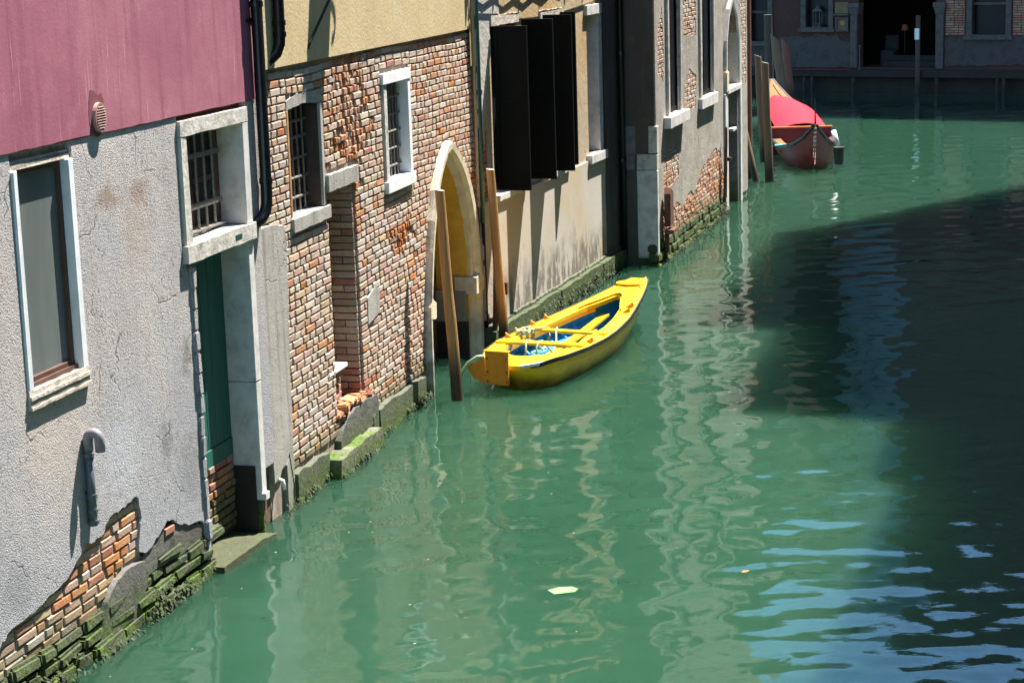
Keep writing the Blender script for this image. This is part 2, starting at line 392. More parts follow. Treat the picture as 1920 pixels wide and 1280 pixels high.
def rect(u0, u1, z0, z1): return [(u0, z0), (u1, z0), (u1, z1), (u0, z1)]
def wob(loop, step=.08, amp=.015, rnd=random):
    out = []
    for i, a in enumerate(loop):
        b = loop[(i + 1) % len(loop)]; L = math.hypot(b[0] - a[0], b[1] - a[1]); n = max(1, int(L / step))
        for k in range(n):
            f = k / n; out.append((a[0] + (b[0] - a[0]) * f + rnd.uniform(-amp, amp) * (k > 0), a[1] + (b[1] - a[1]) * f + rnd.uniform(-amp, amp) * (k > 0)))
    return out
def inpoly(u, z, poly):
    c = False; j = len(poly) - 1
    for i in range(len(poly)):
        a, b = poly[i], poly[j]
        if (a[1] > z) != (b[1] > z) and u < (b[0] - a[0]) * (z - a[1]) / (b[1] - a[1]) + a[0]: c = not c
        j = i
    return c
def spans(poly, z):
    xs = []; j = len(poly) - 1
    for i in range(len(poly)):
        a, b = poly[i], poly[j]
        if (a[1] > z) != (b[1] > z): xs.append((b[0] - a[0]) * (z - a[1]) / (b[1] - a[1]) + a[0])
        j = i
    xs.sort(); return list(zip(xs[::2], xs[1::2]))

# ---- bricks
def brick_mesh(L, h, d, rough=1.0, wall=True):
    r = random.uniform; e = .006 * rough
    vs = []
    for (dx, dz, o) in ((0, 0, -d), (e * 1.9, e, 0)):
        for sx, sz in ((-1, -1), (1, -1), (1, 1), (-1, 1)):
            vs.append((sx * (L / 2 - dx) + r(-.004, .004) * rough, o + r(-.002, .003) * rough, sz * (h / 2 - dz) + r(-.003, .003) * rough))
    # ring at bevel depth
    ring = [(sx * L / 2 + r(-.004, .004) * rough, -.007, sz * h / 2 + r(-.003, .003) * rough) for sx, sz in ((-1, -1), (1, -1), (1, 1), (-1, 1))]
    vs = vs[:4] + ring + vs[4:]
    fs = [(8, 9, 10, 11)]
    for a in (0, 4):
        for k in range(4): fs.append((a + k, a + (k + 1) % 4, a + 4 + (k + 1) % 4, a + 4 + k))
    return vs, fs
BR = {}
def brick_variants(mat='brick'):
    for key, L in (('s', .245), ('m', .17), ('h', .115), ('q', .07)):
        BR[key] = []
        for i in range(7):
            vs, fs = brick_mesh(L, .058, .05)
            BR[key].append((L, MB().add(vs, fs).mesh('brick', mat)))
brick_variants()
def pick(u): return min(u, key=lambda t: t[0])
PAL = dict(cream=(.45, .355, .28), grey=(.43, .365, .31), pink=(.42, .275, .215), buff=(.44, .29, .19), orange=(.42, .17, .065), red=(.34, .13, .085), brown=(.30, .19, .13), rust=(.38, .115, .035), white=(.49, .42, .355))
def tint(weights):
    ks = list(weights); k = random.choices(ks, [weights[x] for x in ks])[0]
    c = PAL[k]; f = random.uniform(.9, 1.08); return tuple(max(.02, min(.7, x * f * random.uniform(.94, 1.06))) for x in c)
def lay(z, u0, u1, lens, gap=.021):
    """fill one course between u0 and u1 with bricks"""
    out = []; u = u0
    while u < u1 - .02:
        L = random.choices([a for a, _ in lens], [b for _, b in lens])[0] * random.uniform(.93, 1.06)
        if u1 - (u + L) < .05: L = u1 - u
        out.append((u, min(u + L, u1))); u += L + gap
    return out
def free(u0, u1, holes, z):
    segs = [(u0, u1)]
    for h in holes:
        cut = []
        for zz in (z - .024, z, z + .024): cut += spans(h, zz)
        for a, b in cut:
            ns = []
            for s, e in segs:
                if b <= s or a >= e: ns.append((s, e)); continue
                if a > s: ns.append((s, a))
                if b < e: ns.append((b, e))
            segs = ns
    return [(a, b) for a, b in segs if b - a > .03]
CAMP = Vector((0, 0, 5))
def seen(F, u, o, z, L):
    """rough projected size of a brick in the photograph"""
    p = F.P(u, o, z); d = (p - CAMP); dist = d.length
    if d.dot(fwd) < 1: return 0
    x = d.dot(rt) / d.dot(fwd) * 3700; y = d.dot(upv) / d.dot(fwd) * 3700
    if abs(x) > 965 or abs(y) > 645: return 0
    return L * .06 * abs(d.normalized().dot(F.n)) / dist ** 2
def place_bricks(F, root, items, limit, name='brick', jmat='brick_joined'):
    """items: (u0,u1,z,off,tint,rot). The largest in view become objects, the rest one joined part."""
    items = sorted(items, key=lambda i: -seen(F, (i[0] + i[1]) / 2, i[3], i[2], i[1] - i[0]))
    mb = MB()
    for k, (a, b, z, off, tn, rot) in enumerate(items):
        L = b - a; h = random.uniform(.93, 1.05)
        if k < limit:
            key = 's' if L > .2 else 'm' if L > .14 else 'h' if L > .09 else 'q'
            L0, me = random.choice(BR[key])
            o = link(name, me, root, ((a + b) / 2, -off, z), (random.uniform(-.02, .05), rot * .6, rot * .15)); o.scale = (L / L0, 1, h); o['tint'] = tn
        else:
            vs, fs = brick_mesh(L, .058 * h, .05); cr = math.cos(rot); sr = math.sin(rot)
            mb.add([((a + b) / 2 + x * cr - y * sr * .3, off + y + x * sr * .25, z + w - x * sr * .5) for x, y, w in vs], fs, tn)
    if mb.v: tag(mb.build('small_bricks', jmat, root), kind='stuff')

def roof(root, u0, u1, o0, depth, z, name='roof'):
    mb = MB(); rows = []
    n = int((u1 - u0 + .6) / .24)
    for i in range(n):
        a = u0 - .3 + (u1 - u0 + .6) * i / n; b = u0 - .3 + (u1 - u0 + .6) * (i + 1) / n; mid = (a + b) / 2
        for (x0, x1, dz) in ((a, mid, .0), (mid, b, .07)):
            mb.add([(x0, o0 + .35, z), (x1, o0 + .35, z), (x1, o0 - depth / 2, z + depth * .2), (x0, o0 - depth / 2, z + depth * .2), (x0, o0 - depth - .3, z), (x1, o0 - depth - .3, z),
                    (x0, o0 + .35, z + .06 + dz), (x1, o0 + .35, z + .06 + dz), (x1, o0 - depth / 2, z + depth * .2 + .06 + dz), (x0, o0 - depth / 2, z + depth * .2 + .06 + dz), (x0, o0 - depth - .3, z + .06 + dz), (x1, o0 - depth - .3, z + .06 + dz)],
                   [(0, 1, 2, 3), (3, 2, 5, 4), (6, 9, 8, 7), (9, 10, 11, 8), (0, 6, 7, 1), (4, 5, 11, 10), (0, 3, 9, 6), (1, 7, 8, 2), (3, 4, 10, 9), (2, 8, 11, 5)])
    return mb.build(name, 'roof_tile', root)
def upper_window(root, u0, u1, z0, z1, sur='limestone', shut='dark_shutter', off=0, open_=True):
    w = MB()
    w.slab([rect(u0 - .12, u1 + .12, z0 - .14, z1 + .14), rect(u0, u1, z0, z1)], off - .2, off + .03)
    f = w.build('window_frame', sur, root, bevel=.006)
    MB().box(u0, u1, off - .18, off - .16, z0, z1).build('pane', 'far_glass', f)
    if open_:
        W = (u1 - u0) / 2
        for sgn, a in ((-1, u0), (1, u1)):
            MB().box(a - .02, a + .02, off + .03, off + .03 + W, z0, z1).build('shutter', shut, f)
    else:
        MB().box(u0 + .01, (u0 + u1) / 2 - .004, off - .08, off - .04, z0, z1).box((u0 + u1) / 2 + .004, u1 - .01, off - .08, off - .04, z0, z1).build('shutter', shut, f)
    return f

# ================================================================ WATER
def make_water():
    def lines(segs):
        out = [segs[0][0]]
        for a, b, n in segs: out += list(np.linspace(a, b, n + 1)[1:])
        return np.array(out)
    xs = lines([(-300, -30, 6), (-30, -6, 12), (-6, 9, 330), (9, 20, 120), (20, 60, 12), (60, 400, 6)])
    ys = lines([(-80, -10, 5), (-10, 11, 20), (11, 18, 200), (18, 30, 240), (30, 66, 300), (66, 90, 10), (90, 400, 8)])
    X, Y = np.meshgrid(xs, ys); Z = np.zeros_like(X)
    rs = np.random.RandomState(5)
    for i in range(60):
        lam = math.exp(rs.uniform(math.log(.15), math.log(1.3))); th = rs.uniform(0, math.pi) if i % 3 else math.pi / 2 + rs.normal(0, .5)
        k = 2 * math.pi / lam; amp = .00105 * lam ** 1.1 * rs.uniform(.5, 1.2); ph = rs.uniform(0, 6.28)
        fade = np.clip((lam / .14 - 0) / (Y / 9.0), 0, 1)
        Z += amp * fade * np.sin(k * (X * math.cos(th) + Y * math.sin(th)) + ph + .7 * np.sin(.5 * X + .31 * Y + ph))
    env = np.clip((np.minimum(30 - np.abs(X), 80 - np.abs(Y - 20)) / 10), 0, 1); Z *= env
    ny, nx = X.shape
    me = bpy.data.meshes.new('water'); co = np.stack([X, Y, Z], -1).reshape(-1, 3)
    idx = np.arange(ny * nx).reshape(ny, nx)
    q = np.stack([idx[:-1, :-1], idx[:-1, 1:], idx[1:, 1:], idx[1:, :-1]], -1).reshape(-1, 4)
    me.vertices.add(len(co)); me.vertices.foreach_set('co', co.ravel())
    me.loops.add(q.size); me.loops.foreach_set('vertex_index', q.ravel().astype(np.int32))
    me.polygons.add(len(q)); me.polygons.foreach_set('loop_start', (np.arange(len(q)) * 4).astype(np.int32))
    me.polygons.foreach_set('loop_total', np.full(len(q), 4, np.int32)); me.polygons.foreach_set('use_smooth', np.ones(len(q), bool))
    me.update(calc_edges=True); me.validate()
    me.materials.append(M['canal_water'])
    tag(link('water', me), kind='structure')
make_water()
tag(MB().box(-400, 500, -100, 500, -3.2, -3.0).build('canal_bed', 'far_quay', None, wall=False), kind='structure')

# ================================================================ PINK HOUSE
B1 = F1.thing('pink_house', 'pink-topped rough grey plaster house with green water door at the left edge', 'house')
win = rect(-.19, .5, 2.12, 3.59); door = rect(2.40, 3.47, .06, 2.56); bwin = rect(2.40, 3.47, 2.70, 3.55)
winh = rect(-.25, .59, 2.0, 3.70)
MB().slab([rect(-6, 3.81, -1, 12.2), win, rect(2.32, 3.575, -.7, 2.60), rect(2.32, 3.575, 2.66, 3.60)], -.35, -.065).build('wall', 'old_brick_core', B1)
MB().box(-6, 3.6, -6, -1.25, -1, 12.2).box(-6, -5.9, -1.25, -.36, -1, 12.2).box(3.5, 3.6, -1.25, -.36, -1, 12.2).build('rear_wall', 'pink_paint', B1)
MB().box(-5.9, 3.5, -1.24, -1.2, -1, 12.1).build('dark_interior', 'dark_room', B1)
roof(B1, -6, 3.8, 0, 6, 12.22)
MB().slab([wob(rect(-6, 3.81, 3.715, 12.2), .12, .003)], -.05, .012).build('upper_plaster', 'pink_paint', B1)
patch_top = [(-.95, .44), (-.86, .54), (-.76, .60), (-.60, .62), (-.45, .63), (-.28, .645), (-.14, .67), (.02, .70), (.17, .75), (.30, .815), (.39, .87), (.50, .845), (.64, .86), (.72, .93), (.84, .965), (1.0, .955), (1.12, .985), (1.22, .965), (1.245, .80), (1.19, .66), (1.17, .56), (1.30, .52), (1.42, .55), (1.55, .60), (1.66, .655), (1.78, .63), (1.9, .55), (2.1, .50), (2.3, .46)]
low = [(-6, .42)] + wob([(-6, .42)] + patch_top, .05, .012)[1:]
# keep only the jittered run along the lower edge, close over the top
edge = []
for i in range(len(patch_top)):
    a = patch_top[i]; edge.append(a)
    if i + 1 < len(patch_top):
        b = patch_top[i + 1]
        for k in (1, 2):
            f = k / 3; edge.append((a[0] + (b[0] - a[0]) * f + random.uniform(-.012, .012), a[1] + (b[1] - a[1]) * f + random.uniform(-.014, .014)))
dl = [(2.44, .10), (2.43, .45), (2.41, .75), (2.385, 1.2), (2.40, 1.7), (2.395, 2.2), (2.36, 2.42), (2.27, 2.57), (2.255, 2.62), (2.25, 2.72), (2.275, 2.74), (2.275, 3.68)]
loop = [(-6, .42)] + edge + [(2.34, .40), (2.36, .12)] + dl + [(2.275, 3.708), (-6, 3.708)]
MB().slab([loop, winh], -.055, 0).build('lower_plaster', 'grey_cement', B1)
MB().slab([wob(rect(3.60, 3.80, .55, 3.708), .2, .006)], -.055, .004).build('edge_plaster', 'grey_cement', B1)
# old plaster return beside the door, irregular edge strip
st = MB()
for i in range(14):
    z0 = .12 + i * .172; w = random.uniform(-.012, .012)
    st.box(2.335 + w, 2.41 + w, -.05, .022 + random.uniform(0, .012), z0, z0 + .168, .008)
st.build('door_edge_plaster', 'grey_cement', B1, bevel=.012, seg=2)
# left window
f = MB().slab([rect(-.25, .59, 3.59, 3.70)], -.2, -.045).build('window_lintel', 'split_limestone', B1)
MB().box(-.245, .575, -.05, -.012, 3.592, 3.625, .004).box(-.24, .57, -.05, -.02, 3.63, 3.648, .004).build('lintel_ledge', 'split_limestone', f)
w1 = MB().box(-.25, -.19, -.25, .018, 2.115, 3.59, .003).box(.5, .575, -.25, .018, 2.115, 3.59, .003).build('window_surround', 'white_marble', B1, bevel=.006)
si = MB()
for i, (z0, z1) in enumerate(((1.99, 2.012), (2.014, 2.035), (2.037, 2.056), (2.058, 2.084), (2.086, 2.118))):
    o = .022 + random.uniform(-.014, .012)
    si.slab([wob(rect(-.26, .585, z0, z1), .05, .004)], -.25, o)
si.build('window_sill', 'split_limestone', B1)
wf = MB().slab([rect(-.188, .498, 2.13, 3.588), rect(-.165, .455, 2.185, 3.545)], -.085, -.045).build('wooden_frame', 'frame_wood', B1, bevel=.004)
MB().box(-.17, .46, -.075, -.068, 2.18, 3.55).build('pane', 'window_glass', wf)
MB().box(-.188, .498, -.06, -.02, 2.119, 2.15, .003).build('frame_rail', 'frame_wood', wf)
# barred window over the door
sw = MB().slab([wob(rect(2.275, 3.585, 3.552, 3.672), .15, .004)], -.24, .03).build('window_lintel', 'worn_limestone', B1, bevel=.008)
MB().box(2.275, 2.40, -.24, .026, 2.705, 3.55, .004).build('jamb', 'worn_limestone', B1, bevel=.008)
MB().box(3.47, 3.585, -.24, .026, 2.705, 3.55, .003).build('jamb', 'limestone', B1, bevel=.006)
MB().slab([wob(rect(2.245, 3.60, 2.565, 2.703), .12, .005)], -.24, .05).build('door_lintel', 'worn_limestone', B1, bevel=.012, seg=2)
MB().box(3.15, 3.29, .045, .053, 2.61, 2.655).build('number_plate', 'green_pipe', B1, bevel=.004)
gw = MB().slab([rect(2.41, 3.46, 2.71, 3.545), rect(2.47, 3.36, 2.76, 3.50)], -.235, -.205).box(2.47, 3.36, -.23, -.21, 3.10, 3.14).box(2.90, 2.94, -.23, -.21, 2.76, 3.5).build('casement', 'frame_wood', B1)
MB().box(2.45, 3.4, -.224, -.221, 2.74, 3.5).build('pane', 'far_glass', gw)
gb = MB().box(2.41, 3.30, -.135, -.115, 2.92, 2.965).box(2.41, 3.30, -.135, -.115, 3.325, 3.365).box(2.41, 3.36, -.15, -.10, 2.735, 2.75)
for u in (2.52, 2.68, 2.84, 3.0, 3.16): gb.tube([(u, -.125, 2.74), (u, -.125, 3.54)], .013, 8)
gb.build('window_bars', 'light_iron', B1)
# water door
MB().box(3.47, 3.58, -.36, .02, 1.345, 2.562, .002).build('jamb', 'limestone', B1, bevel=.006)
MB().box(3.47, 3.578, -.36, .018, .36, 1.338, .003).build('jamb', 'limestone', B1, bevel=.008)
MB().slab([wob(rect(3.468, 3.56, .30, .362), .04, .008)], -.3, .05).build('jamb_corbel', 'limestone', B1, bevel=.01)
MB().box(3.475, 3.545, -.36, .012, -.6, .30, .004).build('jamb_foot', 'foundation_stone', B1, bevel=.01)
MB().box(3.45, 3.469, -.255, -.03, -.6, .60, .004).build('door_reveal_foot', 'low_black', B1)  # near-black sheet over the lower door reveal
dr = MB().box(2.30, 3.468, -.30, -.26, .70, 2.56).build('door', 'green_door', B1)
for k in range(7):
    a = 2.36 + k * .16; MB().box(a + .003, a + .157, -.262, -.238 + random.uniform(-.003, .003), .86, 2.5).build('board', 'green_door', dr, bevel=.004)
for z0, z1 in ((.70, .855), (2.44, 2.555)): MB().box(2.36, 3.465, -.262, -.226, z0, z1).build('door_rail', 'green_door', dr, bevel=.005)
its = []
for k in range(9):
    z = .105 + k * .072; u = 2.42 - (.06 if k % 2 else 0)
    for (a, b) in lay(z, u, 3.46, [(.23, 1), (.12, 1)]): its.append((a, b, z, -.225 + random.uniform(-.012, .008), tint(dict(red=4, orange=2, brown=2)) if k > 3 else tint(dict(brown=2, grey=1)), random.uniform(-.03, .03)))
place_bricks(F1, B1, its, 99)
MB().box(2.38, 3.47, -.36, -.275, -.5, .70).build('door_base', 'mortar', B1)
MB().slab([wob([(2.37, -.6), (3.5, -.6), (3.5, .0), (3.2, .045), (2.8, .05), (2.37, .055)], .1, .008)], -.36, .13).build('door_step', 'wet_step', B1, bevel=.02, seg=2)
MB().box(-1.6, 1.24, -.062, -.034, .28, 1.0).build('mortar_bed', 'mortar', B1)
# exposed bricks low on the wall
def w1free(z): 
    return spans([(-1.4, .3)] + [(-1.4, .44)] + patch_top[:21] + [(1.15, .52), (.85, .50), (.66, .42), (.5, .34), (.2, .31), (-.6, .3)], z)
its = []
for k in range(10):
    z = .335 + k * .072
    for s, e in w1free(z):
        for (a, b) in lay(z, s - random.uniform(0, .1), e + .05, [(.245, 3), (.115, 2), (.17, .6)]):
            if b > e + .06 or (a + b) / 2 < -1.4: continue
            w = dict(buff=3, cream=.5, orange=3, pink=3, red=1) if z > .42 else dict(buff=2, grey=2, brown=1)
            its.append((a, b, z, -.022 + random.uniform(-.006, .004), tint(w), random.uniform(-.03, .03)))
its.append((1.62, 1.80, .565, .0, tint(dict(red=1)), .03))
place_bricks(F1, B1, its, 200)
# dark foundation stones at the waterline
def stones(root, u0, u1, rows, mat, omax, seedv, skip=()):
    rr = random.Random(seedv); meshes = []
    for r_, (z0, z1) in enumerate(rows):
        u = u0 - rr.uniform(0, .2)
        while u < u1:
            L = rr.uniform(.2, .48); o = omax - r_ * .016 + rr.uniform(-.02, .018)
            if not any(a < u + L / 2 < b for a, b in skip):
                mb = MB(); n = 4
                random.seed(rr.random()); mb.box(0, L - .012, -.16, 0, -(z1 - z0) / 2 + .005, (z1 - z0) / 2 - .005, .014)
                link('foundation_stone', mb.mesh('foundation_stone', mat, bevel=.022, seg=2), root, (u, -o, (z0 + z1) / 2 + rr.uniform(-.012, .012)), (0, rr.uniform(-.03, .03), rr.uniform(-.04, .04)))
            u += L
stones(B1, -1.6, 2.34, ((-.42, -.2), (-.2, -.02), (-.02, .115), (.115, .225), (.225, .335)), 'foundation_stone', .075, 3)
stones(B1, 1.28, 2.36, ((.335, .43),), 'foundation_stone', .0, 4)
MB().slab([wob([(.42, .06), (1.12, .10), (1.25, .30), (1.22, .47), (.98, .50), (.78, .47), (.6, .36)], .06, .01)], -.05, .018).build('grey_mortar_patch', 'foundation_render', B1, bevel=.015, seg=2)
MB().slab([wob([(1.2, .34), (2.3, .30), (2.36, .42), (2.0, .52), (1.75, .60), (1.5, .57), (1.25, .50)], .06, .01)], -.06, -.012).build('lower_mortar', 'foundation_render', B1)
def weeds(root, F, u0, u1, o, z0, z1, n, seedv):
    rr = random.Random(seedv); mb = MB()
    cl = [(rr.uniform(u0, u1), rr.uniform(.05, .3), rr.random()) for _ in range(max(6, int((u1 - u0) * 4)))]
    for i in range(n):
        cc = rr.choice(cl); u = min(u1, max(u0, rr.gauss(cc[0], cc[1]))); z = z0 + (z1 - z0) * cc[2] * rr.random() ** 1.5; L = rr.uniform(.012, .038); oo = o + rr.uniform(-.012, .015); a = rr.uniform(-.03, .03); w = rr.uniform(.006, .016)
        mb.add([(u - w, oo, z), (u + w, oo + .004, z), (u + w * .6 + a, oo + rr.uniform(.008, .03), z - L), (u + a - w * .6, oo + rr.uniform(.008, .03), z - L)], [(0, 1, 2, 3)])
    tag(mb.build('waterline_weed', 'weed', root), kind='stuff')
weeds(B1, F1, -1.3, 2.35, .075, -.05, .26, 2600, 1)
sm = MB(); rr = random.Random(21)
for i in range(55):                                                  # specks drifting on the water near the walls
    y = rr.uniform(13, 33); x = -3.17 + (y - 13.09) * .29 + abs(rr.gauss(0, 1)) * 1.6 + .15; a = rr.uniform(.004, .011)
    sm.add([(x - a, y - a, .018), (x + a, y - a * .7, .019), (x + a * .6, y + a, .018), (x - a * .8, y + a * .7, .019)], [(0, 1, 2, 3)])
tag(sm.build('floating_specks', simple('speck', (.20, .21, .15), .8), None, wall=False), 'small pale specks floating on the water along the house walls', 'debris', None, 'stuff')

# things on the pink house
v = F1.thing('vent_grille', 'small round slatted vent on the pink plaster', 'vent', .985, .012, 3.83)
MB().slab([[(.085 * math.cos(a), .105 * math.sin(a)) for a in [k * math.pi / 12 for k in range(24)]], [(.07 * math.cos(-a), .088 * math.sin(-a)) for a in [k * math.pi / 12 for k in range(24)]]], 0, .03).build('rim', 'vent_metal', v)
for k in range(9):
    z = -.075 + k * .0185; w = .07 * math.sqrt(max(.05, 1 - (z / .088) ** 2))
    MB().add([(-w, .012, z + .008), (w, .012, z + .008), (w, .034, z - .004), (-w, .034, z - .004), (-w, .012, z + .012), (w, .012, z + .012), (w, .034, z), (-w, .034, z)], [(0, 1, 2, 3), (4, 5, 6, 7), (0, 1, 5, 4), (2, 3, 7, 6), (0, 3, 7, 4), (1, 2, 6, 5)]).build('slat', 'vent_metal', v)
MB().slab([wob([(-.12, -.09), (-.02, -.14), (.08, -.11), (.10, .0), (.10, .12), (.07, .17), (.02, .15), (-.03, .19), (-.09, .20), (-.12, .12), (-.13, .0)], .03, .006)], -.003, .002).build('damp_stain', simple('damp_pink', (.17, .045, .06), .8, var=.25, scale=14), v)

g = F1.thing('vent_pipe', 'grey plastic gooseneck pipe on the rough plaster wall', 'pipe', .445, 0, .0)
MB().tube([(-.012, .037, .99), (0, .037, 1.56)], .033, 16).build('tube', 'grey_pvc', g, smooth=True)
arc = [(0, .037, 1.54), (0, .037, 1.60)] + [(0, .083 - .046 * math.cos(a), 1.62 + .046 * math.sin(a)) for a in [k * math.pi / 8 for k in range(9)]] + [(0, .129, 1.60), (0, .129, 1.53)]
MB().tube(arc, .036, 16).build('bend', 'bend_pvc', g, smooth=True)
for z, r_ in ((1.49, .040), (1.19, .041), (1.08, .039), (1.0, .042)): MB().tube([(-.004, .037, z), (-.004, .037, z + .03)], r_, 16).build('collar', 'grey_pvc', g)
MB().box(-.03, .02, .0, .02, 1.225, 1.245).build('wall_clip', 'iron', g)

# ================================================================ BRICK HOUSE
B2 = F2.thing('brick_house', 'old brick house with pale yellow upper wall and pointed arch doorway', 'house')
archO = [(4.20, -.3), (4.21, .9), (4.27, 1.09), (4.37, 1.55), (4.52, 1.95), (4.70, 2.30), (4.95, 2.56), (5.24, 2.74), (5.30, 2.75), (5.48, 2.68), (5.84, 2.47), (6.13, 2.16), (6.33, 1.81), (6.43, 1.41), (6.46, .94), (6.46, -.3)]
archI = [(4.36, -.3), (4.38, .9), (4.44, 1.15), (4.56, 1.6), (4.72, 1.95), (4.92, 2.25), (5.14, 2.46), (5.32, 2.53), (5.56, 2.40), (5.84, 2.14), (6.04, 1.80), (6.17, 1.45), (6.22, .98), (6.23, -.3)]
archM = [(4.28, -.3), (4.30, .9), (4.36, 1.12), (4.47, 1.58), (4.62, 1.95), (4.81, 2.28), (5.05, 2.51), (5.30, 2.64), (5.52, 2.54), (5.84, 2.30), (6.09, 1.98), (6.25, 1.63), (6.33, 1.2), (6.34, -.3)]
w2 = rect(.27, 1.12, 2.56, 3.53); w3 = rect(3.16, 3.86, 2.55, 3.54); ni = [(1.2, .5), (2.04, .5), (2.03, 2.70), (1.21, 2.70)]
w2h = [(.22, 2.44), (1.2, 2.44), (1.2, 3.52), (.72, 3.70), (.22, 3.62)]; w3h = rect(2.98, 3.98, 2.42, 3.665)
MB().slab([rect(-.62, 6.64, -1, 3.95), rect(.25, 1.17, 2.5, 3.58), rect(3.06, 3.93, 2.5, 3.60), ni, archM], -.45, -.019).build('wall', 'mortar', B2)
MB().slab([rect(-.62, 6.64, 3.935, 12.6)], -.45, .026).build('upper_plaster', 'yellow_paint', B2)
MB().slab([rect(6.40, 6.64, 3.5, 12.6)], .027, .034).build('corner_plaster', 'ochre_paint', B2)
MB().box(-.6, 6.6, -6, -2.0, -1, 12.6).box(-.6, -.5, -2, -.46, -1, 12.6).box(6.5, 6.6, -2, -.46, -1, 12.6).build('rear_wall', 'yellow_paint', B2)
MB().box(-.5, 4.0, -.75, -.6, -.9, 3.9).build('dark_interior', 'dark_room', B2)
roof(B2, -.62, 6.64, 0, 6, 12.62)
for a in (.9, 2.9, 4.9): upper_window(B2, a, a + .95, 5.6, 7.4, off=.03, open_=False)
for a in (.9, 2.9, 4.9): upper_window(B2, a, a + .95, 8.9, 10.6, off=.03, open_=False)
# bricks
patchp = [(2.26, 1.47), (2.45, 1.53), (2.66, 1.51), (2.62, 1.26), (2.24, 1.2)]
rubble = [(1.0, .3), (1.0, .62), (1.14, .95), (1.15, 1.2), (1.6, 1.2), (1.62, .9), (1.5, .55), (2.3, .52), (2.3, .3)]
pier = [(-.7, -.5), (-.12, -.5), (-.14, .4), (-.12, 1.23), (-.05, 2.0), (.0, 2.50), (-.42, 2.56), (-.7, 2.6)]
lint = rect(1.18, 2.06, 2.685, 2.845)
its = []
for k in range(51):
    z = .345 + k * .0718
    if z > 3.90: break
    for s, e in free(-.42, 6.63, [w2h, w3h, ni, archO, patchp, pier, lint], z):
        er = 1.22 < (s + e) / 2 < 2.95
        u = s - 0
        row = lay(z, s, e, [(.25, 3), (.125, 3.4), (.18, .9)])
        for (a, b) in row:
            c = (a + b) / 2; sag = .014 * math.sin(c * 1.3 + z) + .007 * math.sin(c * 3.7 + z * 2.1)
            zone = 1.25 * math.exp(-((c - 1.95) / .58) ** 2 - ((z - 3.2) / .44) ** 2) + 1.1 * math.exp(-((c - 3.45) / .34) ** 2 - ((z - 1.95) / .17) ** 2)
            zone = max(zone, .9 if (1.25 < c < 2.5 and 3.3 < z < 3.9 and random.random() < .45) else 0)
            wh = max(0, min(1, (1.6 - c) / 1.6)) * .6 + max(0, min(1, (z - 1.3) / 2)) * .55
            lowr = max(0, min(1, (1.0 - z) / .5))
            W = dict(cream=3 + 4 * wh, grey=.5 + 1.6 * wh, pink=2.4, buff=1.6, orange=.35, red=.12 + 1.1 * lowr, brown=.1, white=.15 + .8 * wh)
            if c > 3 and z < 1.4: W.update(pink=3.2, cream=1.2, grey=.8, red=.5 + lowr)
            if c > 4.2: W.update(pink=3.2, cream=1.6, orange=.8)
            if c < .12 and .62 < z < .95: W = dict(red=3, orange=2)
            if abs(c - 2.06) < .16 and 2.2 < z < 2.8: W = dict(orange=3, buff=1)
            if random.random() < zone:
                W = dict(orange=3, rust=4, buff=1.2, brown=.8)
                x = a
                while x < b - .03:
                    d = min(random.uniform(.045, .10), b - x)
                    its.append((x, x + d, z + sag + random.uniform(-.006, .006), random.uniform(-.016, .012), tint(W), random.uniform(-.12, .12))); x += d + .008
                continue
            top = z > 3.80
            its.append((a, b, z + sag, random.uniform(-.003, .002) + (-.012 if top and random.random() < .5 else 0), tint(W), random.uniform(-.02, .02)))
place_bricks(F2, B2, its, 300)
# rough render pier with a broken foot
MB().slab([wob([(-.62, .34), (-.48, .36), (-.42, .42), (-.30, .44), (-.22, .52), (-.16, .30), (-.13, -.2), (-.11, .4), (-.10, 1.23), (-.03, 2.0), (.0, 2.42), (-.06, 2.56), (-.40, 2.60), (-.62, 2.60)], .08, .008)], -.08, .03).build('render_pier', 'pier_render', B2, bevel=.012, seg=2)
MB().slab([wob([(-.30, -.6), (-.13, -.6), (-.10, .1), (-.12, .55), (-.2, .5), (-.28, .42)], .06, .008)], -.06, .024).build('pier_foot', 'pier_render', B2)
stones(B2, -.62, -.24, ((-.3, -.1), (-.1, .06), (.06, .2), (.2, .34)), 'foundation_stone', .0, 8)
MB().tube([(-.50, -.01, .36), (-.50, .06, .34), (-.49, .07, .26)], .018, 8).build('white_spout', 'white_paint', B2, smooth=True)
# foundation slabs
for a, b, zt in ((-.12, .20, .30), (.20, .78, .28), (2.10, 2.32, .30), (2.32, 3.15, .31), (3.16, 4.02, .29)):
    MB().slab([wob([(a + .008, -.6), (b - .008, -.6), (b - .006, zt - .02), ((a + b) / 2, zt + .012), (a + .006, zt - .01)], .06, .008)], -.1, .045 + random.uniform(0, .02)).build('foundation_slab', 'foundation_render', B2, bevel=.018, seg=2)
# window two
s2 = MB().slab([wob([(.25, 3.535), (.70, 3.565), (1.19, 3.535), (1.19, 3.60), (.72, 3.69), (.25, 3.62)], .06, .006)], -.3, -.004).build('window_lintel', 'pier_render', B2, bevel=.008)
MB().box(.235, .285, -.3, -.004, 2.57, 3.535, .004).build('jamb', simple('orange_jamb', (.42, .22, .10), .9, var=.4), B2, bevel=.006)
MB().box(1.085, 1.098, -.55, -.02, 2.57, 3.53).build('reveal', 'dark_reveal', B2)  # thin brown-black sheet over the right window reveal
MB().box(1.10, 1.19, -.3, .004, 2.57, 3.535, .004).build('jamb', 'pier_render', B2, bevel=.008)
MB().slab([wob(rect(.215, 1.22, 2.445, 2.565), .1, .006)], -.42, .03).build('window_sill', 'pier_render', B2, bevel=.012, seg=2)
gb = MB()
for z in (2.70, 2.88, 3.06, 3.25, 3.40): gb.tube([(.29, -.14, z), (.99, -.14, z - .005), (1.09, -.14, z + .0)], .014, 8)
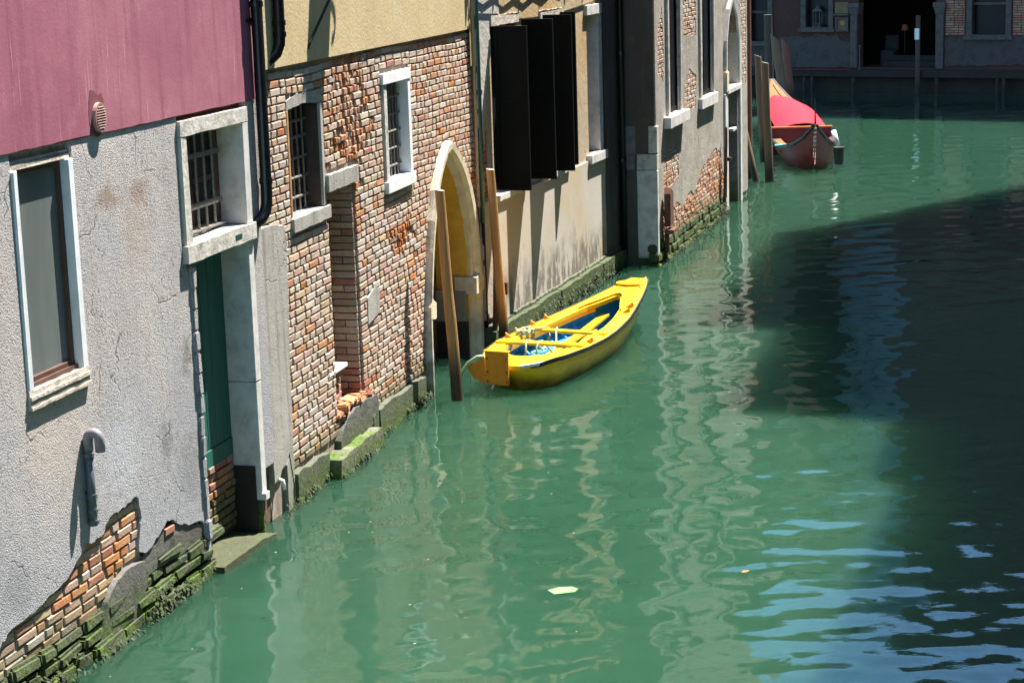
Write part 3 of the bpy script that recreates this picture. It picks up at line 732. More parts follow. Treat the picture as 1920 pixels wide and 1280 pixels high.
for u in (.42, .56, .70, .84, .98): gb.tube([(u, -.14, 2.57), (u, -.14, 3.54)], .0115, 8)
gb.build('window_bars', 'light_iron', B2)
# window three
for n_, L_ in (('window_lintel', rect(2.985, 3.965, 3.545, 3.655)), ('window_sill', rect(3.0, 3.985, 2.425, 2.545))):
    MB().slab([L_], -.11, .03 if n_ == 'window_lintel' else .04).build(n_, 'white_marble', B2, bevel=.004)
MB().box(3.86, 3.955, -.11, .022, 2.55, 3.54).build('jamb', 'white_marble', B2, bevel=.004)
MB().box(3.03, 3.155, -.11, .012, 2.55, 3.54, .006).build('jamb', 'worn_limestone', B2, bevel=.008)
gb = MB()
MB().box(3.0, 4.0, -.32, -.30, 2.4, 3.7).build('dark_room_behind', 'dark_room', B2)
for z in (2.66, 2.84, 3.02, 3.20, 3.38): gb.tube([(3.16, -.085, z), (3.88, -.085, z)], .012, 8)
for u in (3.26, 3.38, 3.5, 3.62, 3.74): gb.tube([(u, -.085, 2.55), (u, -.085, 3.54)], .010, 8)
gb.build('window_bars', 'light_iron', B2)
# bricked niche
MB().box(1.15, 2.1, -.60, -.44, .3, 2.75).build('niche_back', 'old_brick_core', B2)
its = []
MB().slab([wob(lint, .08, .006)], -.3, .035).build('niche_lintel', 'pier_render', B2, bevel=.01)
rv = MB()
for k in range(31):
    z = .56 + k * .0705; x = 0.012 if k % 2 else .0
    o = -.02
    while o > -.43:
        L = random.choice((.25, .13, .3)); L = min(L, o + .44)
        if L < .05: break
        mb = MB().box(-.05, .0 + random.uniform(-.012, .008), -L / 2 + .004, L / 2 - .004, -.031, .031, .003)
        ob = link('brick', mb.mesh('brick', 'brick', bevel=.005), B2, (2.032, -(o - L / 2), z)); ob['tint'] = tint(dict(brown=2, buff=2, pink=2, red=1)); o -= L
for k in range(6):
    z = .575 + k * .072
    for (a, b) in lay(z, 1.16 + random.uniform(0, .06), 1.58 - .05 * k * .3, [(.2, 2), (.11, 1)]):
        if k > 4: continue
        vs, fs = brick_mesh(b - a, .058, .2); ob = link('brick', MB().add(vs, fs).mesh('brick', 'brick'), B2, ((a + b) / 2, .06 + random.uniform(-.02, .02), z)); ob['tint'] = tint(dict(red=3, pink=2, orange=1))
MB().slab([rect(1.02, 1.56, .925, .965)], -.34, -.0).build('niche_shelf', 'white_marble', B2, bevel=.006)
# rubble and render below the niche
for i in range(16):
    u = 1.22 + i * .06 + random.uniform(-.02, .02); z = .50 + random.uniform(-.04, .06) + .0 * i
    mb = MB().box(-.06, .06, -.08, .06, -.035, .035, .014)
    ob = link('brick', mb.mesh('brick', 'brick', bevel=.014, seg=2), B2, (u, .03 + random.uniform(-.03, .03), z), (random.uniform(-.3, .3), random.uniform(-.3, .3), random.uniform(-.4, .4))); ob['tint'] = tint(dict(orange=3, red=2))
MB().slab([wob([(1.12, .28), (1.2, .36), (1.34, .45), (1.6, .50), (2.0, .50), (2.28, .47), (2.33, .36), (2.3, .2), (1.12, .2)], .05, .01)], -.05, .05).build('niche_render', 'foundation_render', B2, bevel=.012, seg=2)
MB().slab([wob([(.80, -.6), (2.08, -.6), (2.10, .10), (2.07, .185), (1.6, .205), (1.1, .20), (.78, .185), (.76, .08)], .07, .012)], -.05, .165).build('landing_step', 'mossy_step', B2, bevel=.035, seg=3)
MB().slab([patchp], -.026, .006).build('plaster_patch', 'pier_render', B2)
# pointed arch
def ring(outer, inner, o0, o1):
    mb = MB(); n = 40
    def res(l):
        d = [0]
        for i in range(len(l) - 1): d.append(d[-1] + math.hypot(l[i + 1][0] - l[i][0], l[i + 1][1] - l[i][1]))
        out = []
        for k in range(n + 1):
            t_ = d[-1] * k / n
            for i in range(len(l) - 1):
                if t_ <= d[i + 1] + 1e-9:
                    f = (t_ - d[i]) / (d[i + 1] - d[i]); out.append((l[i][0] + (l[i + 1][0] - l[i][0]) * f, l[i][1] + (l[i + 1][1] - l[i][1]) * f)); break
        return out
    A, B = res(outer), res(inner)
    return A, B
A, B = ring(archO, archI, 0, 0)
segs = [(0, 9), (9, 15), (15, 20), (20, 26), (26, 31), (31, 40)]
for a, b in segs:
    mb = MB(); rows = []
    for i in range(a, b + 1):
        e = .002 * (i == a) - .002 * (i == b)
        (x0, z0), (x1, z1) = A[i], B[i]; j = random.uniform(-.008, .008)
        m1 = (x0 * .55 + x1 * .45, z0 * .55 + z1 * .45)
        rows.append([(x0 + j, -.05, z0), (x0 + j, .035, z0), (x0 * .9 + x1 * .1, .075, z0 * .9 + z1 * .1), (m1[0], .07, m1[1]), (x0 * .4 + x1 * .6, .02, z0 * .4 + z1 * .6), (x1 + j, -.0, z1), (x1 + j, -.045, z1)])
    mb.loft(rows); mb.f.append(tuple(range(7))); mb.f.append(tuple(range(len(mb.v) - 7, len(mb.v)))); mb.tint += [None, None]
    mb.build('arch_stone', 'cream_stone' if a else 'worn_limestone', B2)
MB().slab([wob([(6.16, .80), (6.50, .80), (6.53, .92), (6.45, 1.02), (6.18, 1.0)], .05, .008)], -.2, .075).build('capital', 'cream_stone', B2, bevel=.03, seg=3)
MB().slab([wob([(4.22, .86), (4.44, .84), (4.46, 1.02), (4.30, 1.1), (4.24, 1.0)], .05, .008)], -.1, .075).build('capital', 'cream_stone', B2, bevel=.03, seg=3)
# passage behind the arch
MB().add([(x, o, z) for o in (-.035, -.44) for x, z in archI], [(i, i + 1, i + 1 + len(archI), i + len(archI)) for i in range(7, len(archI) - 1)]).build('arch_reveal', 'ochre_reveal', B2)
MB().add([(x, o, z) for o in (-.035, -.44) for x, z in archI], [(i, i + 1, i + 1 + len(archI), i + len(archI)) for i in range(0, 7)]).build('arch_reveal', 'old_brick_core', B2)
MB().box(3.9, 7.4, -1.4, -1.3, -.8, 2.9).build('passage_back', 'dark_room', B2)
MB().box(4.1, 6.5, -1.29, -1.0, -.8, .55).build('passage_step', 'low_black', B2)
MB().box(6.15, 6.222, -.43, -.05, .46, .84, .01).build('reveal_base', 'pier_render', B2)
MB().box(6.15, 6.223, -.44, -.05, -.6, .455, .008).build('reveal_foot', 'low_black', B2)
weeds(B2, F2, -.6, 4.1, .06, -.04, .16, 1500, 2)
weeds(B2, F2, .8, 2.1, .165, -.04, .1, 700, 21)
# pipes and lamp
p = F2.thing('drainpipe', 'black drainpipe with bottom bend between the pink and brick walls', 'drainpipe', -.65, .115, 0, 'drainpipes on the facades')
MB().tube([(0, .0, 12), (0, 0, 2.92), (-.005, -.002, 2.83), (-.03, -.01, 2.76), (-.075, -.03, 2.71), (-.12, -.06, 2.68), (-.15, -.11, 2.64)], .05, 18).build('tube', 'black_pipe', p, smooth=True)
for z in (4.48, 3.0, 8): MB().tube([(0, 0, z), (0, 0, z + .05)], .058, 18).build('collar', 'black_pipe', p)
MB().box(-.1, .1, -.11, -.05, 4.36, 4.39).build('bracket', 'iron', p)
p = F2.thing('drainpipe', 'shorter black drainpipe ending in an elbow on the yellow wall', 'drainpipe', -.04, .08, 0, 'drainpipes on the facades')
MB().tube([(0, 0, 12), (0, 0, 4.22), (-.005, -.005, 4.14), (-.03, -.03, 4.06), (-.09, -.08, 4.0), (-.14, -.11, 3.97)], .05, 18).build('tube', 'black_pipe', p, smooth=True)
for z in (4.30, 4.20, 7.5): MB().tube([(0, 0, z), (0, 0, z + .045)], .058, 18).build('collar', 'black_pipe', p)
p = F2.thing('drainpipe', 'slim green drainpipe at the seam of brick and ochre walls', 'drainpipe', 6.56, .075, 0, 'drainpipes on the facades')
MB().tube([(0, 0, 12), (0, 0, 3.2), (.0, 0, 1.6)], .032, 14).build('tube', 'green_pipe', p, smooth=True)
MB().tube([(0, 0, 1.6), (.02, 0, .9), (.02, 0, .25)], .022, 10).build('lower_tube', 'iron', p, smooth=True)
for z in (3.15, 4.4, 8): MB().tube([(0, 0, z), (0, 0, z + .06)], .042, 14).build('collar', 'green_pipe', p)
lp = F2.thing('wall_lantern', 'black iron strut of a wall lantern on yellow plaster', 'lamp', .80, .03, 4.05)
MB().tube([(0, 0, 0), (.02, .01, .05), (.62, .22, .80), (1.22, .46, 1.62)], [.012, .014, .014, .014], 8).build('strut', 'iron', lp)
MB().tube([(1.25, -.02, 2.1), (1.25, .3, 2.2), (1.25, .47, 2.15)], .018, 8).build('arm', 'iron', lp)
MB().tube([(1.25, .47, 1.45), (1.25, .47, 1.62), (1.25, .47, 2.05), (1.25, .47, 2.35), (1.25, .47, 2.6)], [.01, .05, .17, .24, .22], 6).build('lantern_body', 'milky_glass', lp)
MB().tube([(1.25, .47, 2.6), (1.25, .47, 2.64), (1.25, .47, 2.95)], [.28, .28, .03], 6).build('lantern_cap', 'iron', lp)
for s_ in (-1, 1):
    MB().tube([(1.25 + s_ * (.20 + .13 * math.cos(a)), .47, 2.12 + .17 * math.sin(a)) for a in [k * .5 - 1.5 for k in range(10)]], .016, 6).build('scroll', 'iron', lp)

# ================================================================ OCHRE HOUSE
B3 = F3.thing('ochre_house', 'ochre plaster house with open dark shutters and a mossy plinth', 'house')
o1 = rect(-.40, .68, 1.86, 4.03); o2 = rect(1.67, 2.72, 1.86, 4.0); o3 = rect(3.97, 4.6, 1.88, 3.86)
brk = [(-1.0, 1.86), (-.58, 1.86), (-.57, 2.74), (-.70, 2.72), (-.72, 2.5), (-.80, 2.66), (-.92, 2.5), (-1.0, 2.72)]
u3a = rect(-.3, .6, 6.2, 7.9); u3b = rect(1.7, 2.6, 6.2, 7.9); u3c = rect(3.8, 4.7, 6.2, 7.9)
MB().slab([rect(-1.0, 5.60, -1, 12.8), o1, o2, o3], -.4, -.03).build('wall', 'old_brick_core', B3)
MB().slab([[(-1.0, 1.80), (5.48, 1.80), (5.48, 12.8), (-1.0, 12.8)], [(-.40, 1.86), (.68, 1.86), (.68, 4.03), (-.40, 4.03)], o2, o3, wob([(-.98, 1.88), (-.60, 1.88), (-.60, 2.72), (-.70, 2.70), (-.72, 2.5), (-.80, 2.66), (-.92, 2.5), (-.98, 2.70)], .05, .01)], -.029, 0).build('upper_plaster', 'ochre_paint', B3)
MB().slab([wob([(-.98, 2.76), (-.86, 2.68), (-.78, 2.80), (-.62, 3.2), (-.43, 3.6), (-.42, 4.06), (-.06, 4.06), (-.02, 5.5), (-.98, 5.5)], .1, .02)], .0015, .012).build('pale_patch', 'pale_plaster', B3)
MB().slab([wob([(-.60, .26), (5.48, .28), (5.48, 1.79), (3.8, 1.80), (2.4, 1.795), (.75, 1.79), (-.6, 1.79)], .2, .004)], -.028, .035).build('lower_plaster', 'plinth_plaster', B3, bevel=.012, seg=2)
MB().slab([wob([(-.95, .4), (-.61, .4), (-.61, 1.84), (-.95, 1.84)], .1, .01)], -.028, .02).build('side_plaster', 'ochre_paint', B3)
pl = [0, .9, 1.9, 3.0, 4.1, 5.46]
for i in range(5):
    a, b = pl[i] - (1.0 if i == 0 else 0), pl[i + 1]
    MB().slab([wob([(a + .004, -.8), (b - .004, -.8), (b - .004, .265), ((a + b) / 2, .285), (a + .004, .27)], .1, .008)], -.1, .15 + random.uniform(-.012, .012)).build('plinth_stone', 'foundation_stone', B3, bevel=.03, seg=2)
MB().slab([wob([(-.95, .255), (5.46, .27), (5.46, .31), (-.95, .31)], .08, .016)], -.02, .075).build('plinth_ledge', 'foundation_render', B3, bevel=.015, seg=2)
MB().slab([wob([(4.76, -.8), (5.50, -.8), (5.50, 12.7), (4.80, 12.7), (4.76, 5), (4.74, 3.2), (4.78, 1.9), (4.70, 1.2)], .25, .02)], .0355, .042).build('dark_plaster', 'dark_side', B3)  # brown-black sheet over the far end of the ochre wall
weeds(B3, F3, .3, 5.4, .15, -.05, .26, 3200, 3)
MB().box(-1, 5.5, -6, -2, -1, 12.8).box(-1, -.9, -2, -.41, -1, 12.8).box(5.4, 5.5, -2, -.41, -1, 12.8).build('rear_wall', 'ochre_paint', B3)
MB().box(-.8, 5.3, -.9, -.8, -.9, 12.6).build('dark_interior', 'dark_room', B3)
roof(B3, -1, 5.6, 0, 6, 12.82)
its = []
for k in range(12):
    z = 1.90 + k * .072
    for s, e in spans(brk, z):
        for a, b in lay(z, s, e, [(.24, 2), (.12, 2)]): its.append((a, b, z, -.012 + random.uniform(-.02, .01), tint(dict(orange=3, red=2, brown=1)), random.uniform(-.04, .04)))
place_bricks(F3, B3, its, 60)
for a, b, z in ((-.42, .70, 4.03), (1.65, 2.74, 4.0)):
    MB().slab([wob(rect(a, b, z - .10, z + .02), .08, .006)], -.2, .03).build('window_lintel', 'split_limestone', B3, bevel=.006)
    f = MB().slab([rect(a + .03, b - .03, 1.87, z - .10), rect(a + .1, b - .1, 1.95, z - .17)], -.2, -.14).build('casement', 'frame_wood', B3)
    MB().box(a + .08, b - .08, -.18, -.17, 1.9, z - .12).build('pane', 'far_glass', f)
    MB().slab([wob(rect(a - .06, b + .06, 1.795, 1.865), .12, .004)], -.2, .07).build('window_sill', 'limestone', B3, bevel=.008)
# open shutters stand out from the wall
def shutter(u, z0, z1, w, lean, skew=0):
    sh = MB().slab([[(0, 0), (w, 0), (w, z1 - z0), (0, z1 - z0)]], -.016, .016).mesh('shutter', 'dark_shutter', bevel=.004)
    o = link('shutter', sh, B3, (u, -.045, z0), (0, 0, R(-90 + lean)))
    fr = MB()
    for (a, b, c, d) in ((0, w, 0, .06), (0, w, z1 - z0 - .06, z1 - z0), (0, .05, .06, z1 - z0 - .06), (w - .05, w, .06, z1 - z0 - .06), (.05, w - .05, (z1 - z0) * .5, (z1 - z0) * .5 + .05)): fr.box(a + .001, b - .001, .0155, .026, c + .001, d - .001).box(a + .001, b - .001, -.026, -.0155, c + .001, d - .001)
    link('shutter_frame', fr.mesh('shutter_frame', 'dark_shutter'), o)
    hg = MB()
    for f in (.12, .5, .88): hg.box(.03, .12, -.036, -.026, f * (z1 - z0), f * (z1 - z0) + .02)
    tag(link('hinges', hg.mesh('hinges', 'iron'), o), kind='stuff')
    return o
shutter(-.385, 1.93, 3.93, .42, 0); shutter(.76, 1.93, 3.96, .41, 0)
shutter(1.70, 1.92, 3.97, .385, 2); shutter(2.50, 1.91, 3.97, .21, 0)
# window at the far end
MB().box(3.975, 4.495, -.20, -.17, 1.885, 3.855).box(4.10, 4.106, -.171, -.16, 1.885, 3.855).build('shutter', 'teal_shutter', B3)
MB().slab([wob(rect(3.86, 4.66, 3.86, 4.0), .12, .004)], -.2, .05).build('window_lintel', 'limestone', B3, bevel=.008)
MB().box(4.50, 4.70, -.25, .03, 1.88, 3.855, .004).build('jamb', 'limestone', B3, bevel=.008)
MB().slab([wob(rect(3.83, 4.72, 1.755, 1.875), .12, .004)], -.2, .085).build('window_sill', 'limestone', B3, bevel=.01)
for u_ in (u3a, u3b, u3c): upper_window(B3, u_[0][0], u_[1][0], 6.2, 7.9, open_=True)
for u_ in (u3a, u3b, u3c): upper_window(B3, u_[0][0], u_[1][0], 9.4, 11.0, open_=False)
cb = F3.thing('cable', 'thin sagging cable strung along the ochre house above its shutters', 'cable', 0, .05, 4.42)
MB().tube([(-1.0 + i * .42, .02 * (i % 2), -.10 * math.sin(i / 14 * math.pi) + .016 * i) for i in range(15)], .012, 6).build('strand', 'black_rubber', cb)
MB().tube([(-1.0 + i * .42, .03, -.03 - .12 * math.sin(i / 14 * math.pi)) for i in range(15)], .010, 6).build('strand', 'black_rubber', cb)
# rusty mooring iron and pole beside the arch
rs = F3.thing('rusty_mooring_iron', 'rusted iron bracket with a thin pole beside the arch', 'bracket', -.82, .1, .3)
MB().tube([(-.08, 0, -.1), (-.03, .02, .25), (.06, 0, .85)], [.03, .045, .03], 8).build('iron_bar', 'rust', rs)
MB().tube([(-.03, .08, .0), (.0, .08, .45), (.05, .06, .95)], .012, 8).build('thin_pole', 'cut_wood', rs)
MB().box(-.02, .16, .0, .10, .42, .50).box(.1, .16, .0, .12, .38, .54).build('bolt_block', 'rust', rs, bevel=.01)

# ================================================================ GREY HOUSE
B4 = F4.thing('grey_house', 'weathered grey house with tall dark windows and narrow water gate', 'house')
a1 = rect(.90, 1.95, 2.15, 7.25); a2 = rect(3.58, 4.83, 2.2, 7.25)
gate = [(6.10, -.6), (7.42, -.6), (7.43, 2.2), (7.42, 3.0), (7.2, 3.45), (6.78, 3.72), (6.38, 3.45), (6.14, 3.0), (6.10, 2.2)]
MB().slab([rect(.05, 8.34, -1, 13.5), a1, a2, gate], -.5, -.028).build('wall', 'mortar', B4)
hole_a = wob([(.30, 1.9), (.80, 1.86), (.92, 1.4), (1.30, 1.40), (1.7, 1.55), (1.78, 1.98), (.30, 2.0)], .1, .02)
pb = [wob([(.22, 2.9), (.62, 2.75), (.70, 3.2), (.6, 3.9), (.30, 3.6)], .08, .02), wob([(2.25, 3.35), (3.3, 3.3), (3.35, 4.8), (2.2, 4.9)], .1, .02), wob([(2.3, 2.2), (3.2, 2.1), (3.28, 2.65), (2.7, 2.8), (2.35, 2.6)], .1, .02), wob([(.55, 1.05), (1.2, 1.1), (1.75, 1.18), (1.70, 1.62), (1.1, 1.70), (.6, 1.62)], .1, .02),
      wob([(7.6, 2.2), (8.2, 2.15), (8.22, 6), (7.62, 6)], .1, .02)]
lowp = [(.05, .30), (.35, .50), (.6, .95), (1.0, .62), (1.5, .80), (2.0, .62), (2.6, .80), (3.0, .72), (3.5, 1.0), (4.2, 1.15), (4.9, 1.25), (5.4, 1.15), (5.75, .7), (5.78, .3)]
le = [lowp[0]]
for q0, q1 in zip(lowp, lowp[1:]):
    for k in (1, 2, 3, 4): le.append((q0[0] + (q1[0] - q0[0]) * k / 4 + (random.uniform(-.03, .03) if k < 4 else 0), q0[1] + (q1[1] - q0[1]) * k / 4 + (random.uniform(-.04, .04) if k < 4 else 0)))
g1 = le + [(5.78, 2.0), (5.78, 13.5), (.05, 13.5)]
h1 = [(.70, 2.0), (2.10, 2.0), (2.10, 2.2), (1.92, 2.2), (1.92, 7.2), (.96, 7.2), (.96, 2.2), (.70, 2.2)]
h2 = [(3.46, 2.03), (4.86, 2.03), (4.86, 2.24), (4.80, 2.24), (4.80, 7.2), (3.64, 7.2), (3.64, 2.24), (3.46, 2.24)]
MB().slab([g1, h1, h2] + pb[:4], -.026, -.008).build('render', 'grey_render', B4)
MB().slab([wob([(7.56, .1), (8.34, .1), (8.34, 13.5), (5.79, 13.5), (5.79, 3.6), (6.5, 3.9), (7.0, 3.9), (7.56, 3.6)], .2, .01), pb[4]], -.026, -.008).build('render', 'grey_render', B4)
its = []
for k in range(90):
    z = .25 + k * .067
    if z > 6: break
    sp = []
    for q in pb: sp += spans(q, z)
    if z < 1.3:
        sp += [(a, b) for a, b in spans(lowp + [(5.78, .2), (.05, .2)], z)]
        sp = [s_ for s_ in sp if s_[1] - s_[0] > .02]
    for s, e in sp:
        for a, b in lay(z, s - .05, e + .05, [(.24, 2), (.12, 2)]):
            W = dict(orange=2, pink=2, red=1.6, buff=2, brown=.6) if z < 1.3 else dict(cream=2, pink=2, grey=2, buff=1)
            its.append((a, b, z, -.012 + random.uniform(-.004, .004), tint(W), random.uniform(-.03, .03)))
place_bricks(F4, B4, its, 0)
stones(B4, .05, 5.78, ((-.4, -.15), (-.15, .05), (.05, .2), (.2, .34)), 'foundation_stone', .06, 12)
weeds(B4, F4, .1, 5.7, .07, -.04, .3, 2600, 4)
MB().box(.05, 8.3, -7, -2, -1, 13.5).box(.06, .2, -2, -.51, -1, 13.5).box(8.2, 8.3, -2, -.51, -1, 13.5).build('rear_wall', 'dark_side', B4)
MB().box(.2, 8.2, -1.2, -1.1, -1, 13.4).build('dark_interior', 'dark_room', B4)
roof(B4, 0, 8.34, 0, 7, 13.52)
# corner stones on the side towards the ochre house
for z0, z1, w, mat in ((.12, 1.46, .30, 'limestone'), (1.47, 1.705, .30, 'worn_limestone'), (1.715, 2.13, .12, 'worn_limestone')):
    MB().box(-.004, .16 if z1 > 1.5 else .10, -w, .012, z0, z1, .004).build('corner_stone', mat, B4, bevel=.008)
MB().box(-.002, .1, -.3, .008, -.8, .12, .004).build('corner_stone', 'foundation_stone', B4)
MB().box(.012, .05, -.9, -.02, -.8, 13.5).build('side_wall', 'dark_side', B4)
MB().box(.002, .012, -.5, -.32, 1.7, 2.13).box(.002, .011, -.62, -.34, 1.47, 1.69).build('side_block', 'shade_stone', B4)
pp = F4.thing('drainpipe', 'dark drainpipe in the shaded corner beside the grey house', 'drainpipe', -.09, -.50, 0, 'drainpipes on the facades')
MB().tube([(0, 0, 13), (0, 0, .2)], .05, 14).build('tube', 'black_pipe', pp, smooth=True)
for z in (1.6, 3.2, 5.2): MB().tube([(0, 0, z), (0, 0, z + .06)], .06, 14).build('collar', 'black_pipe', pp)
# tall windows
for (a, b, z0, s0, s1) in ((.96, 1.92, 2.2, .60, 2.14), (3.64, 4.80, 2.24, 3.42, 4.90)):
    MB().box(a - .12, a, -.4, .03, z0, 7.2, .004).build('jamb', 'worn_limestone', B4, bevel=.008)
    MB().box(b, b + .06, -.4, .012, z0, 7.2, .004).build('jamb', 'worn_limestone', B4, bevel=.006)
    MB().slab([wob(rect(s0, s1, z0 - .17, z0 - .002), .15, .006)], -.4, .11 if a < 2 else .065).build('window_sill', 'limestone', B4, bevel=.012, seg=2)
    f = MB().slab([rect(a, b, z0, 7.2), rect(a + .06, b - .06, z0 + .08, 7.1)], -.10, -.05).box((a + b) / 2 - .03, (a + b) / 2 + .03, -.095, -.055, z0 + .08, 7.1).build('casement', 'dark_shutter', B4)
    MB().box(a + .05, b - .05, -.08, -.07, z0 + .05, 7.15).build('pane', 'far_glass', f)
upper_window(B4, 1.0, 1.9, 8.8, 10.8, open_=False); upper_window(B4, 3.7, 4.7, 8.8, 10.8, open_=False); upper_window(B4, 6.3, 7.3, 6.5, 8.6)
# water gate
MB().box(5.80, 6.09, -.5, .03, -.6, 2.12, .006).build('gate_jamb', 'limestone', B4, bevel=.01)
MB().box(7.43, 7.60, -.5, .02, -.6, 2.3, .006).build('gate_jamb', 'limestone', B4, bevel=.01)
MB().box(5.86, 6.09, -.4, .05, 2.13, 2.52, .006).build('gate_capital', 'cream_stone', B4, bevel=.02, seg=2)
MB().box(6.0, 7.44, -.6, .05, 2.10, 2.19, .006).build('gate_shelf', 'limestone', B4, bevel=.01)
gi = gate[2:]
go = [(7.56, 2.3), (7.55, 3.05), (7.3, 3.6), (6.78, 3.92), (6.26, 3.6), (5.98, 3.05), (5.94, 2.53)]
mb = MB(); rows = []
for (x0, z0), (x1, z1) in zip(go, gi): rows.append([(x0, -.06, z0), (x0, .03, z0), (x1, .01, z1), (x1, -.5, z1)])
mb.loft(rows, True).build('gate_arch', 'limestone', B4)
MB().box(6.0, 7.5, -.62, -.52, 2.19, 3.9).build('niche_back', 'pale_plaster', B4)
MB().box(7.36, 7.428, -.6, -.02, 2.2, 3.3).build('niche_side', 'pale_plaster', B4)
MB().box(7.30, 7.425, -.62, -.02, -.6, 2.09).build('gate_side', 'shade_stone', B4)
MB().box(6.9, 7.40, -.4, -.03, 1.35, 1.40).build('inner_shelf', 'limestone', B4)
rp = F4.thing('rusty_chute', 'rusted iron chute fixed low on the grey house corner', 'chute', .36, .03, .45)
MB().slab([[(0, .1), (.28, .12), (.26, .62), (.1, .70), (.02, .6)]], 0, .10).build('plate', 'rust', rp, bevel=.01)
MB().box(-.06, .30, .02, .16, .0, .06).box(.02, .1, .0, .06, -.3, .0).build('bracket', 'rust', rp)
rp = F4.thing('rusty_pipe', 'thin rusty pipe beside the grey house water gate', 'pipe', 5.50, .05, .0)
MB().tube([(-.1, .0, -.2), (-.03, .02, .7), (.05, .03, 1.3), (.1, .02, 1.55)], .025, 8).build('tube', 'rust', rp)
MB().tube([(.14, .0, .3), (.12, .02, 1.2)], .018, 8).build('side_tube', 'iron', rp)
MB().box(.05, .2, .0, .1, .96, 1.02).build('clip', 'iron', rp)

# ================================================================ FAR SIDE
BF = FF.thing('canal_palace', 'dark shaded house across the canal with columned entrance', 'house')
fw1 = rect(.56, 1.32, 1.93, 3.6); fw2 = rect(5.87, 6.90, 1.70, 3.4); fent = rect(2.28, 4.75, .70, 3.0); fw0 = rect(-1.35, -.72, 1.5, 3.6)
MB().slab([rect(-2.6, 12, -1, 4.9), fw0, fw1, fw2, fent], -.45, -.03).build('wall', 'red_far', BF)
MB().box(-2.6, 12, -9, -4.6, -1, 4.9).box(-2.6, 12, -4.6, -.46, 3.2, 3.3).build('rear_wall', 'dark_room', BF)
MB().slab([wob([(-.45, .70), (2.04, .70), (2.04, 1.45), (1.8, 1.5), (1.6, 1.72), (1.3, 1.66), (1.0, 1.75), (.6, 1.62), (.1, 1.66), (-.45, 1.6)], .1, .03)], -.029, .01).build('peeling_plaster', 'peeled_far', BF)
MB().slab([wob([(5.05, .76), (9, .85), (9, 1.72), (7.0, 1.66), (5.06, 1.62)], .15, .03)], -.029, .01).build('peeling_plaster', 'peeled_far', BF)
MB().slab([wob([(-2.5, .7), (-.7, .7), (-.7, 1.38), (-2.5, 1.38)], .15, .03)], -.029, .01).build('peeling_plaster', 'peeled_far', BF)
its = []
for k in range(22):
    z = 1.72 + k * .072
    for a, b in lay(z, 5.06, 5.64, [(.24, 2), (.12, 1)]) + lay(z, 7.1, 8.2, [(.24, 2), (.12, 1)]): its.append((a, b, z, -.016 + random.uniform(-.01, .006), tint(dict(red=3, brown=3)), 0))
place_bricks(FF, BF, its, 0)
for (a, b, z0, z1) in ((.56, 1.32, 1.93, 3.6), (5.87, 6.90, 1.70, 3.4), (-1.35, -.72, 1.5, 3.6)):
    f = MB().slab([rect(a - .16, b + .16, z0 - .13, z1 + .15), rect(a, b, z0, z1)], -.3, .04).build('window_surround', 'far_stone', BF, bevel=.01)
    MB().box(a - .22, b + .22, .03, .12, z0 - .14, z0 - .03).build('window_sill', 'far_stone', f)
    MB().box(a, b, -.25, -.24, z0, z1).build('pane', 'far_glass', f)
    MB().box(a + .002, b - .002, -.235, -.18, z0 + .86, z0 + .94).build('glazing_bar', 'far_stone', f)
for a, b in ((2.05, 2.27), (4.77, 5.01)):
    c = MB().box(a, b, -.3, .06, .68, 2.32, .003).build('column', 'far_stone', BF, bevel=.015)
    MB().box(a - .07, b + .07, -.33, .12, 2.52, 2.66).box(a - .04, b + .04, -.32, .09, 2.42, 2.515).box(a - .02, b + .02, -.31, .07, 2.325, 2.415).build('capital', 'far_stone', BF)
MB().box(2.0, 5.05, -.3, .05, 2.9, 3.2).build('entrance_beam', 'far_stone', BF)
MB().box(2.3, 4.75, -4.5, -.4, .60, .70).build('hall_floor', 'far_quay', BF)
MB().box(2.9, 4.74, -1.2, -.5, .705, .86).box(3.1, 4.74, -1.2, -.8, .865, 1.02).build('inner_step', 'far_quay', BF)
# upper parts: two blocks with a gap between, shaped for the blue reflection in the water
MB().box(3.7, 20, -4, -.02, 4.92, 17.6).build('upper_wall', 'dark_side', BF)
MB().box(-2.6, 3.7, -4, -.05, 4.905, 5.0).build('terrace', 'roof_tile', BF)
for i in range(5):
    for k in range(3): upper_window(BF, 4.6 + i * 2.1, 5.5 + i * 2.1, 6 + k * 3.2, 7.8 + k * 3.2, sur='far_stone', off=.0, open_=False)
roof(BF, 3.7, 20, -.02, 4, 17.62)
BL = FF.thing('left_palace', 'dark tall house across the canal left of the entrance', 'house', -20, 0, 0)
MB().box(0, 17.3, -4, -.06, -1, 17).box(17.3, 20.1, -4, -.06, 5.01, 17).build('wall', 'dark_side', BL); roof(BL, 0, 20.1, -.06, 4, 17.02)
for i in range(6): upper_window(BL, 1 + i * 2.7, 1.9 + i * 2.7, 5.5, 7.4, sur='far_stone', off=-.05, open_=False)
BH = FF.thing('added_blue_house', 'unseen pale blue house added for its reflection in the water', 'house', -.8, -5.2, 0)  # out-of-view house added so that the water reflects blue
MB().box(0, 6.5, -4, 0, -1, 18.6).build('wall', 'added_blue_house', BH); roof(BH, 0, 6.5, 0, 4, 18.62)
for i in range(3): upper_window(BH, .9 + i * 1.9, 1.7 + i * 1.9, 9.2, 11, sur='far_stone', off=0, open_=False)
BR_ = FF.thing('right_palace', 'dark tall house across the canal at the right', 'house', 12.05, 0, 0)
MB().box(0, 14, -9, -.05, -1, 4.9).build('wall', 'dark_side', BR_)
